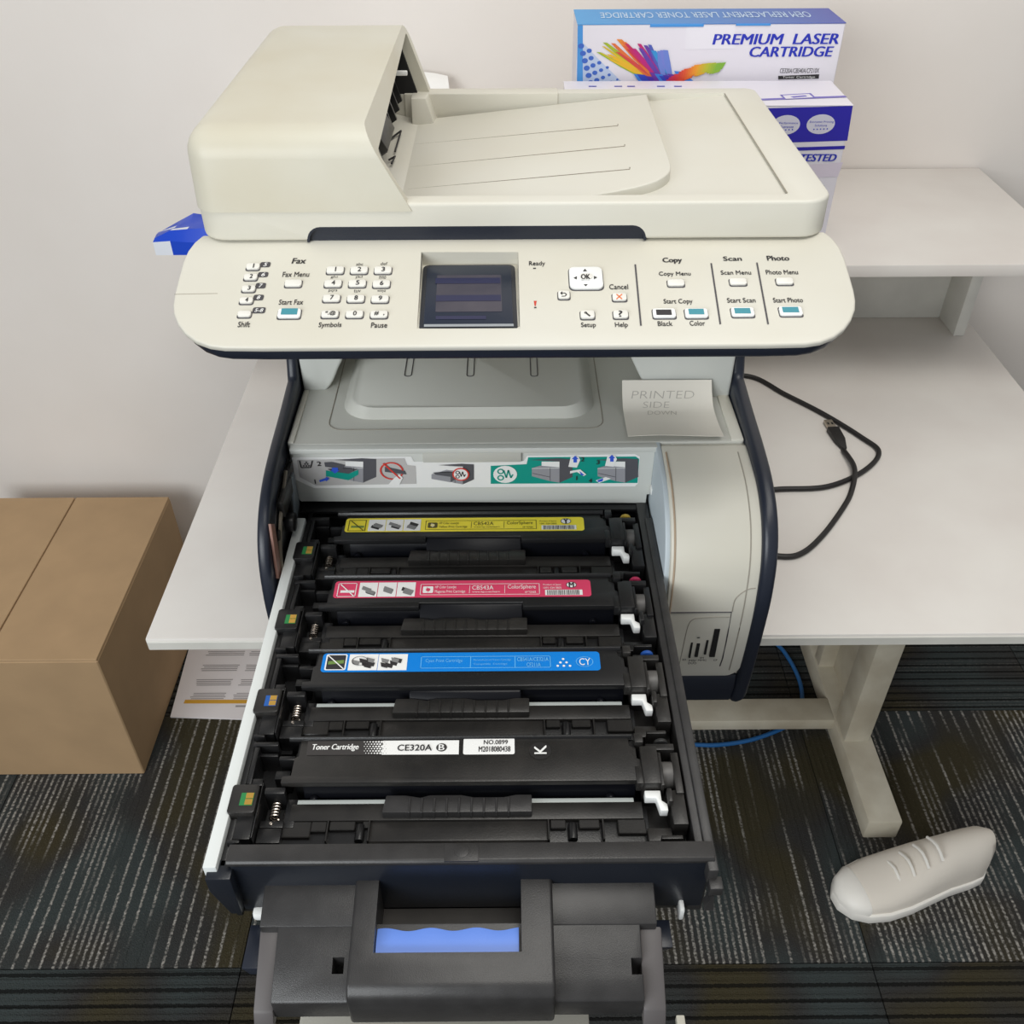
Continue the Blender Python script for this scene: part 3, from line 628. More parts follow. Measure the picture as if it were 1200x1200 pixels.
# ---- lid with recessed paper tray
LZ0, LZ1 = 1.2065, 1.2355
LX0, LX1, LY0, LY1 = -0.2355, 0.2455, 0.687, 0.985
lid = prism(None, rrect(LX0, LX1, LY0, LY1, [0.022, 0.022, 0.012, 0.008], 6), 'z', LZ0, LZ1, 0.0025, 3)
rec = lambda x, y: LZ1 - 0.0022 - (0.212 - x) * 0.075
cut = slab(None, rrect(-0.225, 0.213, 0.701, 0.968, 0.003, 3), rec, LZ1 + 0.02)
lid = boolean(lid, cut)
hx0, hx1 = at(360, 280, 'y', LY0).x, at(757, 280, 'y', LY0).x; hz = at(560, 265, 'y', LY0).z
cut = prism(None, rrect(hx0, hx1, LZ0 - 0.02, hz, [0, 0, 0.011, 0.011], 6), 'y', LY0 - 0.01, LY0 + 0.008)
lid = boolean(lid, cut)
lo = obj('scanner_lid', lid, CREAM, PR)
obj('lid_handle_recess', prism(None, rrect(hx0 + 0.0002, hx1 - 0.0002, LZ0 - 0.003, hz - 0.0002, [0, 0, 0.0108, 0.0108], 6), 'y', LY0 + 0.0035, LY0 + 0.0085), NAVY, lo)
b = prism(None, rrect(hx0 - 0.0003, hx1 + 0.0003, LZ0 - 0.001, hz + 0.0003, [0, 0, 0.0113, 0.0113], 6), 'y', LY0 + 0.0002, LY0 + 0.0075)
b = boolean(b, prism(None, rrect(hx0 + 0.0017, hx1 - 0.0017, LZ0 - 0.02, hz - 0.0017, [0, 0, 0.0095, 0.0095], 6), 'y', LY0 - 0.01, LY0 + 0.03))
obj('lid_handle_rim', b, NAVY, lo)
ptz = lambda x, y: rec(x, y) + 0.0015 + max(0.0, (x + 0.10)) * 0.03
tp = [(-0.12, 0.7035), (0.02, 0.712), (0.085, 0.722)] + smooth2([(0.10, 0.726), (0.118, 0.735), (0.130, 0.752), (0.133, 0.775)], 4) + [(0.136, 0.962), (-0.12, 0.962)]
tray = obj('paper_tray', slab(None, tp, lambda x, y: rec(x, y) - 0.001, ptz, 0.0045, 5), CREAM, lo, angle=60)
for (u0, v0, u1, v1) in ((486, 169.5, 724, 147.5), (480, 196, 732, 171.5), (478, 222, 738, 198.5)):
    pts = []
    for k in range(9):
        s_ = k / 8; u = u0 + (u1 - u0) * s_; v = v0 + (v1 - v0) * s_; z = 1.23
        for _ in range(6): q = at(u, v, 'z', z); z = ptz(q.x, q.y)
        pts.append(q + Vector((0, 0, 0.0001)))
    pts.append(pts[-1] + Vector((0.0004, 0.004, 0.0001)))
    obj('tray_groove', tube(None, pts, 0.0004, 5), mat('seam_dark', (120, 112, 98), 0.8), lo)
obj('tray_seam', tube(None, [(0.2128, 0.702, LZ1 - 0.0006), (0.2128, 0.967, LZ1 - 0.0006)], 0.0005, 6), mat('scratch_grey', (150, 142, 128), 0.7), lo)

# ---- document feeder
AX0, AX1 = -0.2365, -0.0715
bt4 = [(AX0, LY0 - 0.001, LZ1 - 0.006), (AX1, LY0 - 0.001, LZ1 - 0.006), (AX1 - 0.002, LY1 + 0.002, LZ1 - 0.006), (AX0 + 0.004, LY1 + 0.002, LZ1 - 0.006)]
tp4 = [(AX0, LY0 + 0.004, 1.287), (-0.104, LY0 + 0.004, 1.287), (-0.097, LY1, 1.2975), (AX0 + 0.01, LY1, 1.2975)]
def selA(e):
    a_, c_ = (v.co for v in e.verts); mz = (a_.z + c_.z) / 2; mx_ = (a_.x + c_.x) / 2; my = (a_.y + c_.y) / 2
    if mz < 1.235: return False
    return mx_ < -0.14 and not (abs(a_.z - c_.z) > 0.02 and mx_ > -0.2)
shell = hexa(None, bt4, tp4, 0.02, 6, sel=lambda e: selA(e) or (min(v.co.y for v in e.verts) < 0.72 and max(v.co.y for v in e.verts) < 0.72 and min(v.co.z for v in e.verts) > 1.28))
cut = hexa(None, [(-0.222, LY0 + 0.008, 1.222), (0.06, LY0 + 0.008, 1.222), (0.06, LY1 - 0.012, 1.222), (-0.215, LY1 - 0.012, 1.222)],
           [(-0.222, LY0 + 0.0105, 1.2705), (0.06, LY0 + 0.0105, 1.2705), (0.06, LY1 - 0.012, 1.2895), (-0.215, LY1 - 0.012, 1.2895)], 0.004, 2)
shell = boolean(shell, cut)
adf = obj('feeder_cover', shell, CREAM2, PR)
b = box(None, -0.2225, -0.135, LY0 + 0.009, LY1 - 0.013, 1.222, 1.262)
hexa(b, [(-0.215, LY0 + 0.012, 1.2665), (-0.108, LY0 + 0.012, 1.2665), (-0.104, LY1 - 0.013, 1.286), (-0.215, LY1 - 0.013, 1.286)], [(-0.215, LY0 + 0.012, 1.2715), (-0.108, LY0 + 0.012, 1.2715), (-0.104, LY1 - 0.013, 1.2905), (-0.215, LY1 - 0.013, 1.2905)])
hexa(b, [(-0.215, LY1 - 0.016, 1.222), (-0.083, LY1 - 0.016, 1.222), (-0.083, LY1 - 0.011, 1.222), (-0.215, LY1 - 0.011, 1.222)], [(-0.215, LY1 - 0.016, 1.288), (-0.1035, LY1 - 0.016, 1.288), (-0.1035, LY1 - 0.011, 1.288), (-0.215, LY1 - 0.011, 1.288)])
obj('feeder_interior', b, DARK, adf)
obj('feeder_lower_plate', prism(None, [(-0.15, 1.207), (-0.078, 1.207), (-0.078, 1.2122), (-0.10, 1.2150), (-0.135, 1.2235), (-0.15, 1.2235)], 'y', LY0 + 0.0105, LY1 - 0.0175), CREAM, adf)
b = cyl(None, Vector((-0.125, 0.85, 1.236)), 'y', 0.009, 0.05, 20, 0.001); cyl(b, Vector((-0.125, 0.84, 1.236)), 'y', 0.004, 0.24, 12)
obj('feed_roller', b, mat('roller_rubber', (70, 68, 66), 0.6), adf)
b = bmesh.new()
for k in range(9):
    y = 0.712 + k * 0.029
    prism(b, [(-0.135, 1.275), (-0.112, 1.272), (-0.100, 1.236), (-0.106, 1.232), (-0.122, 1.255), (-0.135, 1.258)], 'y', y, y + 0.004)
box(b, -0.136, -0.112, 0.70, 0.965, 1.266, 1.276)
obj('paper_guide_rib', b, BLACK, adf)
obj('pickup_arm', prism(None, [(-0.135, 1.262), (-0.108, 1.258), (-0.098, 1.24), (-0.104, 1.236), (-0.118, 1.248), (-0.135, 1.25)], 'y', 0.79, 0.85, 0.001), BLACKS, adf)
obj('sensor_bar', box(None, -0.13, -0.092, 0.93, 0.934, 1.262, 1.266, 0.0008), WHITEP, adf)
# side post of the tray, right behind the feeder mouth
obj('tray_post', hexa(None, [(-0.092, 0.945, 1.206), (-0.068, 0.945, 1.206), (-0.066, 0.968, 1.206), (-0.092, 0.968, 1.206)], [(-0.092, 0.948, 1.237), (-0.078, 0.948, 1.237), (-0.076, 0.968, 1.237), (-0.092, 0.968, 1.237)], 0.001), CREAM, lo)
obj('tray_rear_wall', box(None, -0.10, 0.05, 0.9655, 0.985, 1.21, LZ1 + 0.0008, 0.001), CREAM, lo)
# feeder ramp vanes on the tray near the mouth
for (u0, v0, u1, v1, u2, v2) in ((458, 163, 470, 154, 463, 178), (456, 188, 463, 184, 459, 192)):
    q = [at(u, v, 'z', 1.2185) for u, v in ((u0, v0), (u1, v1), (u2, v2))]
    obj('feed_slot', tube(None, [x + Vector((0, 0, 0.0005)) for x in (q[0], q[1], q[2])], 0.0009, 6), INK, adf)

# ================================================================== TONER DRAWER (a part of the printer)
ZT = 0.872
DS = 0.915         # drawer and cartridges scaled about the camera position to fit between the side walls
DRAW[0] = Matrix.Translation((0, 0, 0.1275)) @ Matrix.Scale(DS, 4)
DR = obj('toner_drawer', box(None, -0.213, 0.148, 0.375, 0.795, 0.788, 0.796), BLACK, PR)
obj('drawer_rail', box(None, -0.2255, -0.2155, 0.366, 0.765, 0.852, 0.868, 0.001), RAILM, DR)
obj('drawer_side', box(None, -0.2155, -0.2105, 0.37, 0.79, 0.79, 0.862, 0.001), BLACK, DR)
b = box(None, 0.1365, 0.1485, 0.372, 0.79, 0.79, 0.866, 0.001); box(b, 0.1425, 0.1500, 0.36, 0.76, 0.852, 0.869, 0.001)
obj('drawer_side', b, CHAR, DR)
obj('front_wall', box(None, -0.207, 0.1465, 0.3685, 0.381, 0.802, 0.868, 0.002), mat('front_wall_plastic', (24, 28, 36), 0.33, bump=0.1, bscale=1200), DR)
obj('front_rim', prism(None, [(0.3678, 0.8655), (0.3670, 0.8695), (0.369, 0.8715), (0.3825, 0.8715), (0.3825, 0.8655)], 'x', -0.2085, 0.1485, 0.0008), CHAR, DR)
b = cyl(None, Vector((at(541, 994, 'z', ZT).x, 0.3755, 0.8716)), 'z', 0.0055, 0.0012, 20, 0.0003); box(b, at(541, 994, 'z', ZT).x - 0.0125, at(541, 994, 'z', ZT).x + 0.0125, 0.3675, 0.382, 0.870, 0.8718, 0.0003)
obj('rim_boss', b, CHAR, DR)
obj('corner_foot', prism(None, [(-0.2235, 0.862), (-0.205, 0.862), (-0.205, 0.812), (-0.2135, 0.812), (-0.2235, 0.845)], 'y', 0.360, 0.376, 0.001), mat('front_wall_plastic', (34, 38, 46), 0.38), DR)
b = box(None, 0.1435, 0.1535, 0.352, 0.362, 0.848, 0.858, 0.001); prism(b, [(0.1435, 0.825), (0.1505, 0.825), (0.148, 0.846), (0.1465, 0.846)], 'y', 0.353, 0.361)
obj('corner_foot', b, CHAR, DR)
obj('drawer_foot', box(None, -0.200, -0.188, 0.362, 0.372, 0.796, 0.806, 0.003), WHITEP, DR)
obj('drawer_foot', box(None, 0.128, 0.132, 0.360, 0.372, 0.797, 0.812, 0.0015), WHITEP, DR)
# handle platform on the front
HL, HRt = -0.1855, 0.1065
WING = mat('wing_plastic', (84, 80, 80), 0.5)
obj('handle_bracket', boolean(prism(None, [(0.371, 0.8385), (0.341, 0.829), (0.341, 0.792), (0.371, 0.792)], 'x', HL, HRt, 0.001), box(None, -0.105, 0.02, 0.30, 0.39, 0.80, 0.9)), CHAR, DR)
b = prism(None, [(0.343, 0.829), (0.297, 0.8095), (0.2955, 0.808), (0.2955, 0.786), (0.343, 0.786)], 'x', HL + 0.0135, HRt - 0.0125, 0.001)
for uc in (396, 747):
    q = at(uc, 1131, 'z', 0.819); wq = 0.0042
    b = boolean(b, box(None, q.x - wq, q.x + wq, q.y - 0.005, q.y + 0.005, 0.79, 0.85))
obj('handle_bracket', b, CHAR, DR)
for (x0, x1) in ((HL - 0.001, HL + 0.0135), (HRt - 0.0125, HRt + 0.004)):
    obj('bracket_wing', prism(None, [(0.343, 0.822), (0.295, 0.796), (0.287, 0.782), (0.343, 0.780)], 'x', x0, x1, 0.0015), WING, DR)
obj('bracket_flap', prism(None, [(-0.203, 0.792), (-0.18, 0.792), (-0.18, 0.782), (-0.198, 0.782)], 'y', 0.328, 0.362, 0.001), NAVY, DR)
obj('bracket_flap', prism(None, [(0.104, 0.795), (0.122, 0.795), (0.112, 0.785), (0.104, 0.785)], 'y', 0.340, 0.362, 0.001), NAVY, DR)
# handle: a raised loop round the blue grip
hl, hr = -0.1165, 0.030
hz0 = lambda y: 0.8445 + (y - 0.30) * 0.20
ol, orr = at(441, 1085, 'z', 0.833).x, at(611, 1085, 'z', 0.833).x
yo0 = at(526, 1117, 'z', 0.833).y; yo1 = at(526, 1055, 'z', 0.84).y
loop = [(0.371, 0.8445), (0.309, 0.8325), (0.298, 0.830), (0.292, 0.8245), (0.290, 0.815), (0.290, 0.788), (0.371, 0.788)]
b = prism(None, loop, 'x', hl, hr, 0.0025, 3)
b = boolean(b, box(None, ol, orr, yo0, 0.39, 0.80, 0.90))
obj('handle_loop', b, CHAR, DR)
obj('handle_well', box(None, ol - 0.002, orr + 0.002, yo0 - 0.002, 0.3685, 0.792, 0.802), mat('well_plastic', (58, 55, 52), 0.5, var=0.3, vscale=40), DR)
bm = bmesh.new(); nseg = 40; rows = []
gx0_, gx1_ = ol + 0.0005, at(608, 1100, 'z', 0.826).x
gyf = yo0 + 0.001; gyb = at(526, 1089, 'z', 0.828).y
for i in range(nseg + 1):
    s_ = i / nseg; x = gx0_ + (gx1_ - gx0_) * s_; wv = 0.0012 * math.sin(s_ * 2 * math.pi * 3.1 + 0.5)
    rows.append([bm.verts.new((x, gyf, 0.810)), bm.verts.new((x, gyf, 0.8262)), bm.verts.new((x, (gyf + gyb) / 2, 0.829)), bm.verts.new((x, gyb + wv, 0.828)), bm.verts.new((x, gyb + wv + 0.001, 0.822)), bm.verts.new((x, gyb + 0.001, 0.810))])
for A, C in zip(rows, rows[1:]):
    for k in range(6): bm.faces.new((A[k], A[(k + 1) % 6], C[(k + 1) % 6], C[k]))
bm.faces.new(rows[0]); bm.faces.new(rows[-1][::-1]); bmesh.ops.recalc_face_normals(bm, faces=bm.faces)
obj('grip', bm, BLUEG, DR)
# front door folded down below the drawer
DRAW[0], keep = None, DRAW[0]
dx0, dx1 = at(352, 1190, 'z', 0.765).x, at(690, 1190, 'z', 0.765).x
fd = obj('front_door', prism(None, rrect(dx0, dx1, 0.255, 0.325, [0.006, 0.006, 0, 0], 3), 'z', 0.752, 0.765, 0.003), CREAM, PR)
for x in (-0.12, 0.02): obj('door_arm', box(None, x, x + 0.02, 0.32, 0.64, 0.750, 0.758, 0.001), BLACK, fd)
obj('door_lug', box(None, at(793, 1195, 'z', 0.765).x, at(803, 1195, 'z', 0.765).x, 0.255, at(800, 1189, 'z', 0.765).y, 0.757, 0.765, 0.001), CREAM, fd)
obj('door_link', box(None, dx1 - 0.002, at(803, 1195, 'z', 0.765).x, 0.255, 0.262, 0.753, 0.757, 0.001), BLACK, fd)

# ================================================================== TONER CARTRIDGES
DRAW[0] = keep
PITCH = 0.0962; YB0 = 0.7665
def spring(bm, x, y0, y1, z, r=0.0035, n=5):
    pts = []
    for k in range(n * 10 + 1):
        a_ = 2 * math.pi * k / 10; s_ = k / (n * 10); pts.append((x + r * math.cos(a_), y0 + (y1 - y0) * s_, z + r * math.sin(a_)))
    return tube(bm, pts, 0.0007, 5)
info = [('yellow toner cartridge with yellow label, rearmost in the open drawer', 'yellow', (226, 205, 30)),
        ('magenta toner cartridge with pink label between the yellow and the blue one', 'magenta', (216, 60, 100)),
        ('cyan toner cartridge with bright blue label in the open drawer', 'cyan', (0, 125, 215)),
        ('black toner cartridge with white and grey label beside the drawer front', 'black', (30, 30, 30))]
def cartridge(i):
    label, kind, rgb = info[i]; yb = YB0 - PITCH * i; Y = lambda d: yb - d
    Yd = lambda d: yb - (0.0475 + (d - 0.0612) * 1.238)
    T = thing('toner_cartridge', label, 'toner cartridge', (-0.035, yb - 0.045, 0.796), 'toner cartridges in the open drawer')
    X0, X1 = -0.1765, 0.1045
    b = box(None, -0.182, 0.112, Y(0.091), Y(0.001), 0.796, 0.838, 0.001); box(b, X0 + 0.004, X1 - 0.004, Y(0.036), Y(0.002), 0.836, 0.868)
    obj('body', b, DARK, T)
    # top plate, stepped at its left end
    nt_ = [(-0.086, Y(0.043)), (-0.086, Y(0.0375)), (0.012, Y(0.0375)), (0.012, Y(0.043))] if i < 2 else []
    pl = [(X0 - (0.004 if i else 0.003), Y(0.043))] + nt_ + [(X1, Y(0.043)), (X1, Y(0.024)), (X1 - 0.004, Y(0.022)), (X1 - 0.004, Y(0.012)), (X1 - 0.009, Y(0.010)), (X1 - 0.009, Y(0.001)), (X0 + 0.006, Y(0.001)), (X0 + 0.006, Y(0.018)), (X0 + 0.003, Y(0.020)), (X0 + 0.003, Y(0.036)), (X0 - 0.004, Y(0.037))]
    obj('top_plate', prism(None, pl, 'z', 0.866, ZT, 0.0007), BLACK if i < 3 else BLACKS, T)
    obj('rear_lip', prism(None, [(Y(0.0035), ZT - 0.001), (Y(0.002), ZT + 0.0025), (Y(0.0005), ZT + 0.0025), (Y(0.0), ZT - 0.004)], 'x', X0 - 0.004, X1 - 0.006, 0.0004), BLACK, T)
    # toner hopper wall under the front of the plate
    obj('hopper_wall', prism(None, [(Y(0.036), 0.866), (Y(0.040), 0.866), (Y(0.046), 0.846), (Y(0.046), 0.836), (Y(0.036), 0.836)], 'x', X0 + 0.012, X1 - 0.006, 0.0008), GLOSS, T)
    if i < 2:
        obj('hopper_step', prism(None, [(Y(0.036), 0.8695), (Y(0.038), 0.8695), (Y(0.0515), 0.858), (Y(0.052), 0.855), (Y(0.036), 0.85)], 'x', -0.0855, 0.0115, 0.0008), GLOSS, T)
    elif i == 2:
        obj('hopper_step', prism(None, [(Y(0.041), 0.8665), (Y(0.044), 0.8665), (Y(0.0505), 0.8605), (Y(0.051), 0.857), (Y(0.041), 0.848)], 'x', -0.088, 0.009, 0.0018, 3), GLOSS, T)
    for sx_ in (X0 + 0.016, X1 - 0.030):
        obj('screw_boss', cyl(None, Vector((sx_ + 0.004, Y(0.0455), 0.853)), 'y', 0.0035, 0.004, 12, 0.0005), GLOSS, T)
    # drum end: front deck with gripping bar and ribs
    ZF = 0.856
    pf = [(X0 + 0.006, Yd(0.064)), (X1 - 0.006, Yd(0.064)), (X1 + 0.002, Yd(0.066)), (X1 + 0.002, Yd(0.0915)), (X0 - 0.002, Yd(0.0915)), (X0 - 0.002, Yd(0.066))]
    obj('drum_cover', prism(None, pf[::-1], 'z', 0.836, ZF - 0.0045, 0.0006), BLACK, T)
    obj('drum_cover_shelf', box(None, X0 + 0.004, X1 - 0.002, Yd(0.0765), Yd(0.0645), 0.846, ZF, 0.0006), BLACKS, T)
    if i >= 2:
        obj('drum_shutter', box(None, X0 + 0.008, X1 - 0.008, Yd(0.0648), Yd(0.0612), 0.848, ZF - 0.0005, 0.0006), STRIPM, T)
    # gripping bar with ridges
    g0, g1 = -0.104 + 0.001 * i, 0.016
    gp = [(g0 + 0.001, Yd(0.075)), (g1, Yd(0.075)), (g1, Yd(0.0625)), (g1 - 0.012, Yd(0.0625)), (g1 - 0.022, Yd(0.0642)), (g1 - 0.045, Yd(0.0642)), (g1 - 0.055, Yd(0.0625)), (g1 - 0.080, Yd(0.0625)), (g0 + 0.03, Yd(0.0642)), (g0 + 0.018, Yd(0.0625)), (g0 + 0.003, Yd(0.0625))]
    gb = obj('grip_bar', prism(None, gp, 'z', 0.850, 0.8635, 0.001, 2), CHAR if i == 3 else BLACKS, T)
    for k in range(9):
        x = g0 + 0.022 + k * (g1 - g0 - 0.04) / 8
        obj('grip_ridge', box(None, x - 0.0009, x + 0.0009, Yd(0.0755), Yd(0.0650), 0.858, 0.8643, 0.0004, 1), CHAR if i == 3 else BLACKS, gb)
    # long trough below the bar
    obj('drum_trough', prism(None, [(Yd(0.0765), 0.854), (Yd(0.0895), 0.8535), (Yd(0.0915), 0.851), (Yd(0.0915), 0.848), (Yd(0.0765), 0.848)], 'x', g0 - 0.008, g1 + 0.012, 0.0006), BLACKS, T)
    # ribs: raised pads and uprights left and right of the trough
    for (rx0, rx1, d0, d1) in ((X0, X0 + 0.022, 0.0765, 0.0875), (X0 + 0.022, X0 + 0.034, 0.0765, 0.0835), (X0 + 0.036, X0 + 0.056, 0.0765, 0.0825), (-0.115, g0 - 0.008, 0.0765, 0.081),
                              (g1 + 0.014, g1 + 0.026, 0.0765, 0.0825), (g1 + 0.036, g1 + 0.052, 0.0765, 0.0825), (g1 + 0.066, X1 - 0.001, 0.0765, 0.0865)):
        if rx1 > rx0: obj('drum_pad', box(None, rx0, rx1, Yd(d1), Yd(d0), 0.846, ZF - 0.001, 0.0006, 1), BLACKS, T)
    for rx in (X0 + 0.035, g0 - 0.0085, g1 + 0.0125, g1 + 0.0545):
        obj('drum_rib', box(None, rx - 0.0007, rx + 0.0007, Yd(0.0910), Yd(0.0765), 0.846, ZF + 0.0005, 0.0003, 1), BLACKS, T)
    for rx in (X0 + 0.060, g1 + 0.031):
        obj('drum_post', cyl(None, Vector((rx, Yd(0.0845), 0.8535)), 'y', 0.0036, 0.014, 12, 0.0008), BLACK, T)
    # ---- left end: chip carrier, spring, brackets
    lb = box(None, -0.2105, -0.1845, Y(0.0905), Y(0.002), 0.80, 0.842)
    box(lb, -0.2085, -0.2045, Y(0.041), Y(0.006), 0.84, 0.868, 0.0006); box(lb, -0.2045, -0.196, Y(0.042), Y(0.0355), 0.84, 0.867, 0.0006)
    box(lb, -0.210, -0.190, Y(0.005), Y(0.001), 0.84, 0.868, 0.0006); box(lb, -0.2045, -0.190, Y(0.011), Y(0.008), 0.84, 0.862, 0.0006)
    box(lb, -0.1955, -0.1945, Y(0.088), Y(0.040), 0.84, 0.868, 0.0003)
    box(lb, -0.2095, -0.1965, Y(0.088), Y(0.068), 0.84, 0.866, 0.0006); box(lb, -0.1935, -0.1755, Y(0.087), Y(0.0745), 0.84, 0.859, 0.0006)
    box(lb, -0.1935, -0.1755, Y(0.0735), Y(0.0675), 0.84, 0.858, 0.0006); box(lb, -0.1925, -0.1765, Y(0.0505), Y(0.0445), 0.845, 0.8685, 0.0010)
    box(lb, -0.1765, -0.168, Y(0.072), Y(0.047), 0.84, 0.8555, 0.0006); box(lb, -0.190, -0.178, Y(0.030), Y(0.022), 0.84, 0.858, 0.0006); box(lb, -0.188, -0.175, Y(0.016), Y(0.012), 0.84, 0.864, 0.0006)
    box(lb, -0.2125, -0.203, Y(0.092), Y(0.0895), 0.84, 0.868, 0.0005)
    obj('left_end_cap', lb, BLACK, T)
    ch = obj('chip_carrier', prism(None, rrect(-0.2175, -0.1965, Y(0.0685), Y(0.043), 0.0025, 3), 'z', 0.858, 0.8705, 0.0008), BLACK if i < 2 else BLACKS, T)
    b = bmesh.new(); cx, cy = -0.2045, Y(0.0565); zt_ = 0.8705
    box(b, cx - 0.0045, cx + 0.0055, cy - 0.0055, cy + 0.0055, zt_ - 0.0004, zt_ + 0.0004, mi=0)
    box(b, cx - 0.0005, cx + 0.0052, cy + 0.0004, cy + 0.0052, zt_, zt_ + 0.0008, mi=1); box(b, cx - 0.0005, cx + 0.0052, cy - 0.0052, cy - 0.0004, zt_, zt_ + 0.0008, mi=1)
    obj('chip', b, [CHIPB if i == 2 else CHIPG, GOLD], ch)
    obj('contact_well', box(None, -0.1925, -0.1765, Y(0.067), Y(0.050), 0.84, 0.8465), DARK, T)
    obj('contact_spring', spring(None, -0.1845, Y(0.051), Y(0.064), 0.854), CHROME, T)
    obj('contact_pin', cyl(None, Vector((-0.1848, Y(0.0705), 0.8575)), 'z', 0.0014, 0.004, 10, 0.0003), CHROME, T)
    # ---- right end: gear housing, drum gear, lever, coloured tab
    rb = box(None, 0.105, 0.1355, Y(0.0905), Y(0.002), 0.80, 0.842)
    box(rb, 0.1035, 0.117, Y(0.047), Y(0.012), 0.84, 0.874, 0.0008); box(rb, 0.117, 0.120, Y(0.047), Y(0.016), 0.84, 0.871, 0.0006)
    box(rb, 0.109, 0.132, Y(0.013), Y(0.007), 0.84, 0.870, 0.0006); box(rb, 0.100, 0.107, Y(0.009), Y(0.000), 0.85, 0.875, 0.0006)
    box(rb, 0.1285, 0.1345, Y(0.052), Y(0.014), 0.84, 0.868, 0.0006); box(rb, 0.123, 0.1345, Y(0.078), Y(0.048), 0.84, 0.866, 0.0006)
    box(rb, 0.1205, 0.1245, Y(0.062), Y(0.050), 0.86, 0.872, 0.001); box(rb, 0.104, 0.1225, Y(0.0865), Y(0.0755), 0.84, 0.857, 0.0006)
    box(rb, 0.098, 0.104, Y(0.046), Y(0.030), 0.862, 0.8725, 0.0005); box(rb, 0.112, 0.128, Y(0.0915), Y(0.0885), 0.84, 0.868, 0.0005)
    obj('right_end_cap', rb, BLACK if i < 2 else BLACKS, T)
    obj('drum_gear', cyl(None, Vector((0.1245, Y(0.0295), 0.859)), 'x', 0.0105, 0.0085, 24, 0.0006), mat('gear_grey', (92, 90, 88), 0.45), T)
    z0_ = 0.8585
    lv = [(0.104, Y(0.0485)), (0.1165, Y(0.0485)), (0.1165, Y(0.0575)), (0.1205, Y(0.0605)), (0.1205, Y(0.0665)), (0.1145, Y(0.0665)), (0.1125, Y(0.055)), (0.104, Y(0.055))]
    obj('shutter_lever', prism(None, lv[::-1], 'z', z0_, z0_ + 0.008, 0.0008), WHITEP, T)
    tb = cyl(None, Vector((0.1225, Y(0.0035), 0.8650)), 'y', 0.0058, 0.003, 24, 0.0004)
    obj('colour_tab', tb, mat('tab_' + kind, {'yellow': (190, 160, 60), 'magenta': (170, 40, 80), 'cyan': (30, 80, 160), 'black': (40, 40, 40)}[kind], 0.45), T)
    return T
CT = [cartridge(i) for i in range(4)]
DRAW[0] = None
